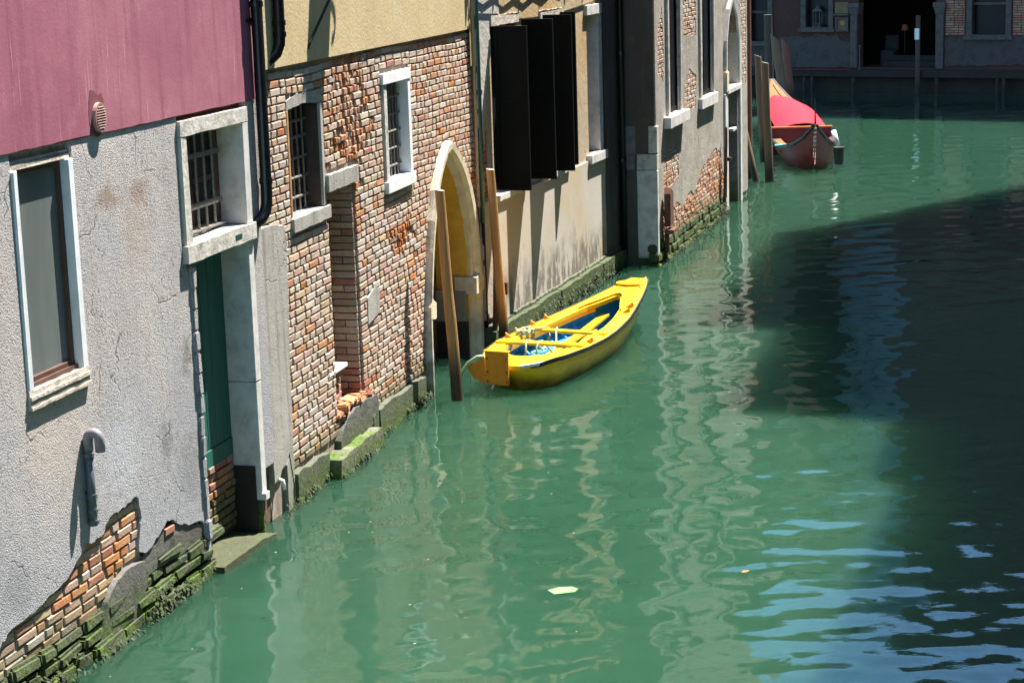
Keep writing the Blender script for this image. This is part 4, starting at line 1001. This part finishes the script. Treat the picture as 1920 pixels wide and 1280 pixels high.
# quay
MB().slab([[(-4, .06), (4.6, .06), (4.62, .9), (9, .9), (9, .06), (20, .06), (20, -.3), (-4, -.3)][::1]], .50, .60, 'xy')
Q = FF.thing('quay', 'low dark landing stage across the canal on short piles', 'landing stage', 0, 0, 0)
MB().box(-4, 12, -.45, .62, .46, .66).build('deck', 'far_quay', Q, bevel=.01)
MB().box(-.2, 2.3, .55, .66, .665, .69).build('red_carpet', 'red_carpet', Q)
MB().box(-4, 12, -.44, .3, -1, .455).build('quay_wall', 'far_quay', Q)
for u in (.75, 1.0, 2.35, 5.0, 6.85, 7.05, -1.2): MB().tube([(u, .55, -1), (u, .55, .455)], .05, 8).build('pile', 'dark_post_wood', Q)
# small far things
ln = FF.thing('lantern', 'white lantern standing in the far window opening', 'lantern', .93, -.05, 1.935)
lf = MB()
for x in (-.11, .10):
    for y in (-.1, .09): lf.box(x, x + .02, y, y + .02, .03, .48)
lf.build('frame', 'far_stone', ln)
MB().box(-.13, .13, -.12, .12, 0, .03).build('base', 'far_stone', ln)
MB().tube([(0, 0, .48), (0, 0, .5), (0, 0, .60), (0, 0, .66)], [.17, .17, .05, .03], 8).build('cap', 'far_stone', ln)
for x in (-.05, .0, .05): MB().tube([(x, 0, .03), (x, 0, .12)], .018, 8).build('candle', 'far_stone', ln)
bx = FF.thing('meter_box', 'small framed box beside the left far column', 'box', 1.77, .0, 1.80)
MB().slab([rect(-.21, .21, 0, .44), rect(-.15, .15, .06, .38)], .0, .07).build('frame', 'far_stone', bx)
MB().box(-.16, .16, .01, .03, .05, .39).build('panel', 'picture_brown', bx)
MB().tube([(.03, .03, .25), (.03, .045, .25)], .08, 12).build('round_emblem', 'bronze', bx)
bx = FF.thing('stone_shelf', 'small stone shelf beside the left far column', 'shelf', 1.77, 0, 2.29)
MB().box(-.24, .24, 0, .15, 0, .05).build('slab', 'far_stone', bx)
MB().box(-.22, .22, 0, .06, .06, .4).build('back_block', 'picture_brown', bx)
bd = FF.thing('bollard', 'thin pale stanchion beside the left far column', 'stanchion', 2.42, .2, .665)
MB().tube([(0, 0, 0), (0, 0, .68)], .018, 8).build('stem', 'far_stone', bd); MB().tube([(0, 0, 0), (0, 0, .03)], .06, 10).build('foot', 'far_stone', bd)
MB().tube([(0, 0, .68), (0, 0, .73)], .035, 10).build('knob', 'far_stone', bd)
la = FF.thing('table_lamp', 'small glowing orange lamp inside the dark entrance', 'lamp', 3.42, -1.0, 1.03)
MB().tube([(0, 0, 0), (0, 0, .75)], .02, 8).build('stem', 'iron', la)
MB().tube([(0, 0, .75), (0, 0, .92)], [.11, .07], 12).build('shade', 'lamp_glow', la)
ch = FF.thing('covered_chair', 'pale covered chair inside the dark entrance', 'chair', 2.85, -1.2, .71)
MB().box(-.22, .22, -.22, .22, .0, .45, .01).build('seat_cover', 'chair_cover', ch, bevel=.03); MB().box(-.22, .22, -.24, -.16, .455, .9, .01).build('back_cover', 'chair_cover', ch, bevel=.03)
# ================================================================ RIGHT BANK (outside the frame; gives the shade and the reflections; set-back house added to block sky light)
for (u0, u1, n0, n1, hgt, lab) in ((-18, 3.9, 9.6, 9.6, 13.5, 'unseen set-back house added beside the bridge to block sky light'), (4.0, 10.5, 7.2, 7.2, 8.6, 'low house on the right bank nearest the bridge'), (16.0, 21.9, 7.0, 6.8, 17.3, 'narrow house on the right bank before the tall one'), (22.0, 30, 6.6, 6.3, 21, 'tall house on the right bank at the side canal'), (10.55, 15.95, 7.3, 7.1, 10.2, 'lowest house on the right bank between its neighbours')):
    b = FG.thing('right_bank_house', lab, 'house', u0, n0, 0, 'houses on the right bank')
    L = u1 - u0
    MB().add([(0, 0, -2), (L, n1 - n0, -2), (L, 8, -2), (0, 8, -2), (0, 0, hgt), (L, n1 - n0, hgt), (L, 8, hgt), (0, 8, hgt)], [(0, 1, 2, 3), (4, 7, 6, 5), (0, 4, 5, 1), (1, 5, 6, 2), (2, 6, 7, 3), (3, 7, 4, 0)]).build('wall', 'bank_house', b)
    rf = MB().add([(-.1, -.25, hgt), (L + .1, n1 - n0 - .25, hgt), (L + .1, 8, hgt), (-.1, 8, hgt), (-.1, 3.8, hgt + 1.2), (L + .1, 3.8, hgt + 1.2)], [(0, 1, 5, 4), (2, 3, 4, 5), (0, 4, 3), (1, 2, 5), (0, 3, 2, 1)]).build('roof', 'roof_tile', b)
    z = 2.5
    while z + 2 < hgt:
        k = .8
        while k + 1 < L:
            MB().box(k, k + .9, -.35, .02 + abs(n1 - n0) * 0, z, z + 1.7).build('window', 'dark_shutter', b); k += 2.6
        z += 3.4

# ================================================================ MOORING POSTS
def post(base, top, r0, r1, mat, label, cut=.0, cutmat=None, group='wooden mooring posts', sides=14, low=-1.6):
    base = Vector(base); top = Vector(top); d = top - base
    o = thing('mooring_post', label, 'mooring post', base, 0, group)
    pts = []; rs = []
    b0 = d * (low / d.z)
    for i in range(15):
        f = i / 14; p = b0.lerp(d, f); s = math.sin(i * 1.1 + base.x) * .0035
        pts.append(p + Vector((s, s * .5, 0))); rs.append((r0 + (r1 - r0) * f) * (1 + .03 * math.sin(i * 2.3)))
    mb = MB().tube(pts, rs, sides)
    n = len(mb.v) // sides
    for k in range(sides):                                            # sloped saw cut
        i = len(mb.v) - sides + k; x, y, z = mb.v[i]; c = pts[-1]
        mb.v[i] = (x, y, z + cut * (x - c.x) / r1)
    mb.build('shaft', mat, o, wall=False, smooth=False)
    if cutmat:
        c = pts[-1]; MB().add([(x, y, z + .004) for x, y, z in mb.v[-sides:]], [tuple(range(sides))]).build('cut_top', cutmat, o, wall=False)
    return o
post((-.62, 21.22, 0), (-.735, 21.22, 2.33), .074, .052, 'post_wood', 'thick brown mooring post in front of the pointed arch', -.012, 'cut_wood')
post((-.083, 23.45, 0), (-.197, 23.45, 2.28), .068, .05, 'post_wood', 'brown mooring post behind the yellow boat by the ochre wall', -.01, 'cut_wood')
post((5.287, 39.55, 0), (5.20, 39.55, 2.37), .10, .072, 'old_post_wood', 'nearest dark brown post in front of the red gondola', -.02, 'cut_wood')
post((5.62, 43.0, 0), (5.50, 43.0, 2.29), .085, .075, 'old_post_wood', 'shorter-looking brown post just behind the nearest one by the gondola', -.03, 'cut_wood')
post((8.02, 56.6, 0), (7.72, 56.6, 1.95), .16, .12, 'old_post_wood', 'greenish post with slanted pale top behind the gondola', -.12, 'cut_wood')
post((8.33, 57.6, 0), (8.16, 57.6, 1.75), .15, .12, 'red_post_wood', 'reddish post with slanted pale top behind the gondola', -.12, 'cut_wood')
post((7.85, 58.6, 0), (7.80, 58.6, 2.50), .14, .12, 'dark_post_wood', 'blackish post behind the gondola beside the far window', 0)
post((5.02, 39.6, 0), (4.80, 39.9, 1.20), .10, .05, 'old_post_wood', 'short leaning grey stump at the grey house corner', 0)
post((4.92, 40.0, 0), (4.90, 40.0, 9), .075, .075, 'red_post_wood', 'tall reddish brown pole standing past the grey house', 0)
mp = post(FF.P(4.46, .7, 0), FF.P(4.46, .7, 2.3), .085, .07, 'dark_post_wood', 'dark post with white notice before the right far column', 0)
MB().box(-.07, .07, -.095, -.085, 1.60, 1.93).build('notice', 'white_paint', mp, wall=False).rotation_euler = (0, 0, FF.rz)

# ================================================================ YELLOW BOAT
H = R(24.3); hd = Vector((math.sin(H), math.cos(H), 0)); lf_ = Vector((-hd.y, hd.x, 0))
YO = Vector((-.19, 21.72, 0)) - lf_ * .225
YB = thing('yellow_rowing_boat', 'bright yellow rowing boat with blue inside, moored by the arch', 'boat', YO, math.atan2(hd.y, hd.x))
bx_ = [-.16, -.05, .1, .3, .8, 1.3, 1.7, 2.3, 2.7, 3.3, 3.7, 3.95, 4.05]
bb_ = [.14, .32, .42, .49, .57, .585, .565, .495, .42, .30, .21, .14, .10]
def hb(x): return float(np.interp(x, bx_, bb_))
def zg(x): return .36 + (.225 * ((x - 1.0) / 3.05) ** 2.1 if x > 1 else 0) - (.05 * (.1 - x) / .26 if x < .1 else 0)
xs_ = [-.16, -.1, -.05, .02, .1, .2, .3, .55, .8, 1.05, 1.3, 1.7, 2.0, 2.3, 2.7, 3.0, 3.3, 3.55, 3.75, 3.9, 4.0, 4.05]
def sect(x, ins=0.0):
    b = hb(x) - ins; z = zg(x) - ins * .2; k = 1 - max(0, (x - 2.2) / 1.85) ** 1.5 * .8
    t_ = min(1, max(0, (x + .16) / .5)); xr = -.0
    zb = -.10 + .10 * max(0, (x - 3) / 1.05) ** 2 * 1.2
    pts = [(1.0, z), (.985, z - .10), (.93 * (.94 + .06 * k), z - .19), (.80 * k * (.85 + .15 * t_), .03 + ins), (.55 * k, zb + ins), (0, zb - .03 + ins)]
    rake = .26 * max(0, (x - 3.0) / 1.05) + (-.10 * max(0, (.3 - x) / .46))
    return [(x - rake * (z - zz) / z * 1.6, s * b * f, zz) for s, seq in ((1, pts), (-1, list(reversed(pts))[1:])) for f, zz in seq]
mb = MB().loft([sect(x) for x in xs_])
n = len(sect(0)); mb.f.append(tuple(range(n))); mb.f.append(tuple(range(len(mb.v) - n, len(mb.v)))); mb.tint += [None, None]
mb.build('hull', 'boat_yellow', YB, wall=False)
ixs = [.12, .2, .3, .55, .8, 1.05, 1.3, 1.7, 2.0, 2.3, 2.7, 3.0, 3.2, 3.4, 3.6]
mb = MB(); rows = []
for x in ixs:
    b = hb(x) - .06 - .07 * max(0, (x - 2.3)); z = zg(x) - .06; rk = .26 * max(0, (x - 3.0) / 1.05) * 1.6 + .04 * max(0, x - 2.5)
    rows.append([(x - rk * (z - zz) / z, y, zz) for y, zz in ((b, z), (b * .93, z - .13), (b * .66, .085), (0, .07), (-b * .66, .085), (-b * .93, z - .13), (-b, z))])
mb.loft(rows); mb.f.append(tuple(range(7))); mb.f.append(tuple(range(len(mb.v) - 7, len(mb.v)))); mb.tint += [None, None]
mb.build('inner_lining', 'boat_blue', YB, wall=False)
def deckring(outer, inner, zoff, th, name, mat):
    pts = outer + inner
    tr = tessellate_polygon([[Vector((a, b, 0)) for a, b in outer]] + ([[Vector((a, b, 0)) for a, b in inner]] if inner else []))
    m_ = MB(); N = len(pts)
    vs = [(a, b, zg(a) + zoff) for a, b in pts] + [(a, b, zg(a) + zoff - th) for a, b in pts]
    fs = [tuple(t_) for t_ in tr] + [tuple(i + N for i in reversed(t_)) for t_ in tr]; k = 0
    for l in (outer, inner):
        for i in range(len(l)):
            a, b = k + i, k + (i + 1) % len(l); fs.append((a, b, b + N, a + N))
        k += len(l)
    m_.add(vs, fs); return m_.build(name, mat, YB, wall=False)
fx = [-.16, -.13, -.1, -.05, 0] + list(np.linspace(.05, 4.05, 44))
outer = [(x, hb(x) + .004) for x in fx] + [(x, -hb(x) - .004) for x in reversed(fx)]
def inn(x):
    w = hb(x) - .19
    if x < .42: w *= max(0.0, min(1, ((x - .12) / .30))) ** .45
    if x > 2.75: w *= max(0.0, (3.32 - x) / .57) ** .5
    return w
ix = [.14, .17, .22, .3, .42] + list(np.linspace(.5, 2.75, 24)) + [2.9, 3.0, 3.1, 3.2, 3.27, 3.31]
inner = [(x, inn(x)) for x in ix] + [(x, -inn(x)) for x in reversed(ix)]
deckring(outer, inner, .004, .05, 'deck', 'boat_yellow')
for s in (1, -1):
    MB().loft([[(x, s * (hb(x) + .006), zg(x) + .012), (x, s * (hb(x) + .024), zg(x) + .010), (x, s * (hb(x) + .024), zg(x) - .035), (x, s * (hb(x) + .006), zg(x) - .035)] for x in fx[2:]], True).build('rubbing_strake', 'black_rubber', YB, wall=False)
MB().loft([[(x - .012, -hb(x) - .012, zg(x) - .02), (x - .012, -hb(x) - .012, zg(x) + .012), (x + .02, -hb(x) + .012, zg(x) + .012), (x + .02, -hb(x) + .012, zg(x) - .02)] for x in (-.16, -.1, -.05, .0)], True).build('stern_edge', 'bright_scuff', YB, wall=False)
# raised board behind the foredeck
cr = [(x, inn(x) + .02) for x in (2.62, 2.75, 2.9, 3.02, 3.12, 3.2, 3.27)] + [(3.335, .0)] + [(x, -inn(x) - .02) for x in (3.27, 3.2, 3.12, 3.02, 2.9, 2.75, 2.62)]
mb = MB(); rows = []
for i, (x, y) in enumerate(cr):
    a = math.atan2(y, x - 2.5); z = zg(x); rows.append([(x, y, z - .05), (x, y, z + .035), (x + .022 * math.cos(a), y + .022 * math.sin(a), z + .035), (x + .022 * math.cos(a), y + .022 * math.sin(a), z - .05)])
mb.loft(rows, True); mb.f.append((0, 1, 2, 3)); mb.f.append(tuple(range(len(mb.v) - 4, len(mb.v)))); mb.tint += [None, None]
mb.build('coaming', 'boat_orange', YB, wall=False)
for s in (1, -1):
    MB().loft([[(x, s * inn(x), zg(x) - .04), (x, s * (inn(x) + .02), zg(x) - .04), (x, s * (inn(x) + .02), zg(x) - .09), (x, s * inn(x), zg(x) - .09)] for x in np.linspace(.45, 2.9, 20)], True).build('inner_rail', 'boat_orange', YB, wall=False)
# ribs, floor boards, thwarts
for x in (.62, .95, 1.28, 1.62, 1.95, 2.28, 2.6):
    b = hb(x) - .05; prof = [(b, zg(x) - .05), (b * .94, zg(x) - .18), (b * .75, .10), (0, .085), (-b * .75, .10), (-b * .94, zg(x) - .18), (-b, zg(x) - .05)]
    q = MB().loft([[(x - .018, y, z - .02), (x + .018, y, z - .02), (x + .018, y * .93, z + .035), (x - .018, y * .93, z + .035)] for y, z in prof], True); q.build('rib', 'boat_rib', YB, wall=False)
for y in (-.17, -.03, .11, .25): MB().box(.5, 2.55, y, y + .11, .108, .122).build('floor_board', 'boat_blue', YB, wall=False)
for x, w, tl in ((.73, .13, .05), (1.47, .10, -.02)):
    b = hb(x) - .03; z = zg(x)
    MB().add([(x - w / 2, b, z + .008), (x + w / 2, b, z + .008), (x + w / 2 + tl, -b, z + .008), (x - w / 2 + tl, -b, z + .008), (x - w / 2, b, z + .04), (x + w / 2, b, z + .04), (x + w / 2 + tl, -b, z + .04), (x - w / 2 + tl, -b, z + .04)], [(0, 3, 2, 1), (4, 5, 6, 7), (0, 1, 5, 4), (1, 2, 6, 5), (2, 3, 7, 6), (3, 0, 4, 7)]).build('thwart', 'boat_yellow', YB, wall=False, bevel=.004)
    for bl in ((x - .08, x + .08, b - .16, b - .02), (x + tl - .08, x + tl + .08, -b + .02, -b + .16)): MB().box(*bl, z - .04, z + .006).build('thwart_block', 'boat_orange', YB, wall=False)
# knees on the side decks
for x in (1.0, 1.30, 1.72, 2.05, 2.55, 2.8):
    for s in (1, -1):
        if (s > 0 and x > 2.3) or (s < 0 and 1.2 < x < 2.4): continue
        y = s * (hb(x) - .03); yi = s * (hb(x) - .13); z = zg(x) + .006
        MB().add([(x - .012, y, z), (x - .012, yi, z), (x - .012, y, z + .07), (x + .012, y, z), (x + .012, yi, z), (x + .012, y, z + .07), (x + .08, y, z)], [(0, 1, 2), (3, 5, 4), (0, 3, 4, 1), (1, 4, 5, 2), (2, 5, 6), (5, 3, 6)]).build('knee', 'boat_orange', YB, wall=False)
MB().slab([wob([(3.72, -.16), (4.07, -.10), (4.08, .11), (3.80, .22), (3.70, .19), (3.66, .02)], .06, .012)], .572, .592, 'xy').build('bow_cap', 'boat_yellow', YB, wall=False).location = (0, 0, -.018)
MB().tube([(3.66, -.15, .545), (3.9, -.12, .575), (4.04, -.09, .60)], .013, 6).build('bow_splinter', 'boat_orange', YB, wall=False)
MB().tube([(4.07, -.0, .59), (4.04, 0, .42), (3.92, 0, .25), (3.72, 0, .06)], .028, 8).build('stem_band', 'black_rubber', YB, wall=False)
# stern board and skeg
MB().box(-.235, -.195, -.03, .25, .10, .475).build('stern_board', 'boat_orange', YB, wall=False, bevel=.006)
MB().box(-.245, -.185, -.04, .26, .4755, .49).build('stern_board_cap', 'boat_yellow', YB, wall=False)
MB().box(-.20, -.10, .0, .22, .18, .30).build('stern_bracket', 'boat_yellow', YB, wall=False)
for y in (-.01, .22):
    for z in (.14, .25, .40): MB().tube([(-.242, y, z), (-.234, y, z)], .010, 8).build('bolt', 'rust', YB, wall=False)
MB().add([(-.22, .26, .40), (-.20, .50, .28), (-.18, .42, .15), (-.20, .26, .10), (-.18, .26, .40), (-.16, .50, .28), (-.14, .42, .15), (-.16, .26, .10)], [(0, 1, 2, 3), (7, 6, 5, 4), (0, 4, 5, 1), (1, 5, 6, 2), (2, 6, 7, 3), (3, 7, 4, 0)]).build('stern_fin', 'boat_orange', YB, wall=False)
hz = thing('green_hose', 'pale green hose hanging from the yellow boat stern to the water', 'hose', YB.location, YB.rotation_euler.z)
MB().tube([(-.18, .28, .41), (-.20, .36, .40), (-.22, .46, .33), (-.24, .54, .22), (-.25, .58, .08), (-.25, .60, -.05)], .02, 10).build('tube', 'green_hose', hz, wall=False, smooth=True)
# oar lying along the boat
oa = thing('wooden_oar', 'long yellow oar lying inside the yellow rowing boat', 'oar', YB.location, YB.rotation_euler.z)
MB().loft([[(x, y - w, z), (x, y + w, z), (x, y + w, z + .03), (x, y - w, z + .03)] for x, y, z, w in ((.15, -.10, .20, .035), (.55, -.05, .19, .045), (1.2, .0, .18, .05), (2.1, .06, .20, .055), (2.75, .10, .23, .055), (3.15, .13, .25, .055))], True).build('shaft', 'boat_yellow', oa, wall=False)
MB().box(.30, .46, -.15, -.02, .19, .235).build('handle_block', 'boat_orange', oa, wall=False)
pk = thing('wooden_plank', 'short yellow plank beside the oar in the yellow boat', 'plank', YB.location, YB.rotation_euler.z)
MB().add([(1.6, -.12, .15), (2.55, -.0, .17), (2.53, .045, .17), (1.58, -.07, .15), (1.6, -.12, .18), (2.55, -.0, .20), (2.53, .045, .20), (1.58, -.07, .18)], [(0, 3, 2, 1), (4, 5, 6, 7), (0, 1, 5, 4), (1, 2, 6, 5), (2, 3, 7, 6), (3, 0, 4, 7)]).build('board', 'boat_yellow', pk, wall=False)
rp = thing('mooring_rope', 'tangled cream rope draped over the yellow boat thwart', 'rope', YB.location, YB.rotation_euler.z)
rr = random.Random(3); pts = []
for i in range(60):
    a = i * .75; r_ = .09 + .035 * math.sin(i * 1.9)
    pts.append((1.22 + r_ * 1.2 * math.cos(a) + rr.uniform(-.02, .02), .40 + r_ * .8 * math.sin(a), zg(1.2) + .02 + .05 * i / 60 + rr.uniform(0, .02)))
MB().tube(pts, .011, 6).build('coil', 'rope', rp, wall=False, smooth=True)
MB().tube([(1.28, .35, .42), (1.42, .28, .42), (1.52, .22, .41), (1.5, .20, .32), (1.3, .16, .25), (1.05, .1, .24), (.85, .12, .38), (.74, .16, .415), (.66, .14, .38), (.55, .1, .2)], .012, 7).build('strand', 'rope', rp, wall=False, smooth=True)
MB().tube([(1.5, .1, .42), (1.42, .08, .41), (1.3, .03, .3), (1.0, -.05, .22), (.82, 0, .4), (.72, .0, .415), (.64, .0, .36), (.60, -.02, .16)], .012, 7).build('strand', 'rope', rp, wall=False, smooth=True)

# ================================================================ RED GONDOLA
GH = R(3.2); gd = Vector((math.sin(GH), math.cos(GH), 0))
GB = thing('red_gondola', 'dark red gondola moored behind brown posts, bow towards us', 'boat', (6.42, 41.15, 0), math.atan2(gd.y, gd.x))
gx = [-.35, -.1, .2, .6, 1.1, 1.8, 3, 5, 7, 8.5, 9.8, 10.6, 11.0]
gb_ = [.03, .22, .40, .53, .60, .63, .64, .64, .58, .44, .26, .10, .04]
gz_ = [.98, .72, .56, .47, .42, .40, .40, .42, .50, .62, .82, 1.0, 1.1]
def gsec(x, b, z, ins=0):
    zb = -.12 + max(0, .35 - x) * .35 + max(0, x - 9) * .25
    b = max(.01, b - ins)
    pts = [(b, z), (b * .90, z * .55 + zb * .45), (b * .6, zb + .02 + ins), (0, zb + ins)]
    rk = max(0, (.5 - x)) * .35
    return [(x + rk * (z - q) / (z + .2), s * y, q) for s, sq in ((1, pts), (-1, list(reversed(pts))[1:])) for y, q in sq]
MB().loft([gsec(x, b, z) for x, b, z in zip(gx, gb_, gz_)]).build('hull', 'gondola_maroon', GB, wall=False, smooth=True)
MB().loft([gsec(x, b, z, .035) for x, b, z in zip(gx[2:], gb_[2:], gz_[2:])]).build('inner_lining', 'gondola_maroon', GB, wall=False)
for s in (1, -1):
    MB().loft([[(x, s * (b + .03), z - .05), (x, s * (b + .03), z + .012), (x, s * max(.0, b - .02), z + .016), (x, s * max(.0, b - .02), z - .05)] for x, b, z in zip(gx, gb_, gz_)], True).build('gunwale', 'black_rubber', GB, wall=False)
    MB().loft([[(x, s * (b - .022), z + .005), (x, s * max(0, b - .17), z + .012), (x, s * max(0, b - .17), z - .03), (x, s * (b - .022), z - .03)] for x, b, z in zip(gx[1:], gb_[1:], gz_[1:])], True).build('side_deck', 'gondola_orange', GB, wall=False)
MB().loft([[(x, b - .05, .10), (x, -b + .05, .10)] for x, b in zip(gx[2:7], [q * .9 for q in gb_[2:7]])]).build('floor', 'gondola_floor', GB, wall=False)
MB().loft([[(x, b - .1, z - .02), (x, -b + .1, z - .02)] for x, b, z in zip(gx[8:], gb_[8:], gz_[8:])]).build('stern_deck', 'gondola_orange', GB, wall=False)
MB().loft([[(x, b - .04, z - .03), (x, 0, z - .0), (x, -b + .04, z - .03)] for x, b, z in zip(gx[:3], gb_[:3], gz_[:3])]).build('bow_deck', 'gondola_red', GB, wall=False)
MB().box(2.72, 2.78, -.66, .66, .02, .62).build('bulkhead', 'purple_panel', GB, wall=False)
MB().box(2.66, 2.84, -.69, .69, .625, .655).build('bulkhead_rail', 'gondola_orange', GB, wall=False)
MB().box(1.15, 1.4, -.6, .6, .26, .30).build('bow_thwart', 'gondola_orange', GB, wall=False)
MB().box(2.0, 2.15, -.68, .68, .28, .32).build('bow_thwart', 'gondola_orange', GB, wall=False)
for y0, y1 in ((.1, .22), (.3, .42)): MB().add([(.5, y0, .30), (1.9, y0 + .12, .33), (1.9, y1 + .12, .33), (.5, y1, .30), (.5, y0, .33), (1.9, y0 + .12, .36), (1.9, y1 + .12, .36), (.5, y1, .33)], [(0, 3, 2, 1), (4, 5, 6, 7), (0, 1, 5, 4), (1, 2, 6, 5), (2, 3, 7, 6), (3, 0, 4, 7)]).build('floor_plank', 'gondola_floor', GB, wall=False)
MB().tube([(-.34, 0, .85), (-.36, 0, 1.0), (-.33, .0, 1.25), (-.25, 0, 1.52)], [.02, .022, .014, .008], 8).build('prow_iron', 'iron', GB, wall=False)
MB().tube([(-.38, 0, 1.0), (-.27, 0, .55), (-.06, 0, .1), (.0, 0, -.1)], .016, 8).build('stem_strip', 'light_iron', GB, wall=False)
for k in range(5): MB().box(-.40 + k * .03, -.34 + k * .03, -.025, .025, .90 - k * .09, .93 - k * .09).build('prow_tooth', 'white_paint', GB, wall=False)
for x in (4.0, 5.2): MB().box(x, x + .4, -.62, .62, .28, .34).build('seat', 'gondola_orange', GB, wall=False)
cl = thing('red_cover', 'bright red cloth cover spread over the gondola seats', 'cover', GB.location, GB.rotation_euler.z)
rows = []
rr = random.Random(8)
for i in range(19):
    x = 2.9 + 6.9 * i / 18; row = []
    for k in range(13):
        f = -1 + k / 6; b = (np.interp(x, gx, gb_) * .96 if f < 0 else np.interp(x, gx, gb_) * .80)
        z = .72 + .16 * math.sin(i / 18 * math.pi) + .06 * (i / 18) - .20 * abs(f) ** 2.2 + .012 * math.sin(i * .9 + k * .6)
        row.append((x + .06 * math.sin(k * .8), f * b, z))
    rows.append(row)
low_ = [[(x, y, z - .014) for x, y, z in r_] for r_ in rows]
mb = MB().loft(rows).loft(low_); mb.build('cloth', 'red_cloth', cl, wall=False, smooth=True)
fb = thing('black_bucket', 'black bucket hanging on the right side of the gondola bow', 'bucket', GB.location + gd * (-.25) + Vector((gd.y, -gd.x, 0)) * .50, 0)
MB().tube([(0, 0, .14), (0, 0, .48)], [.09, .115], 14).build('pail', 'black_rubber', fb, wall=False)
MB().tube([(0, 0, .481), (0, 0, .505)], .122, 14).build('rim', 'black_rubber', fb, wall=False)
pd = thing('white_fender', 'white fender strip on the gondola side above the bucket', 'fender', GB.location + gd * .2 + Vector((gd.y, -gd.x, 0)) * .52, 0)
MB().tube([(0, 0, .5), (-.06, .15, .78)], .055, 10).build('body', 'white_paint', pd, wall=False, smooth=True)
rg = thing('turquoise_rag', 'turquoise rag on the left side of the gondola bow', 'rag', GB.location + gd * .45 - Vector((gd.y, -gd.x, 0)) * .66, 0)
MB().box(-.12, .10, -.08, .12, .485, .52, .03).build('cloth', 'turquoise_rag', rg, wall=False, bevel=.01)

# ================================================================ FLOATING BITS
pa = thing('paper_scrap', 'pale green paper scrap floating on the open water', 'litter', (.337, 14.60, .022), R(15))
MB().add([(-.09, -.06, 0), (.07, -.075, .004), (.115, -.02, .006), (.09, .055, .003), (-.02, .06, .01), (-.11, .05, 0), (-.09, -.06, -.004), (.07, -.075, 0), (.115, -.02, .002), (.09, .055, -.001), (-.02, .06, .006), (-.11, .05, -.004)], [(0, 1, 2, 3, 4, 5), (11, 10, 9, 8, 7, 6)] + [(i, (i + 1) % 6, (i + 1) % 6 + 6, i + 6) for i in range(6)]).build('sheet', 'pale_paper', pa, wall=False)
le_ = thing('orange_leaf', 'tiny orange leaf floating on the open water', 'leaf', (1.79, 14.93, .018), .4)
MB().add([(-.035, 0, 0), (0, -.02, .004), (.04, 0, .002), (0, .02, .004), (0, 0, -.006)], [(0, 1, 2, 3), (0, 4, 1), (1, 4, 2), (2, 4, 3), (3, 4, 0)]).build('blade', 'orange_leaf', le_, wall=False)
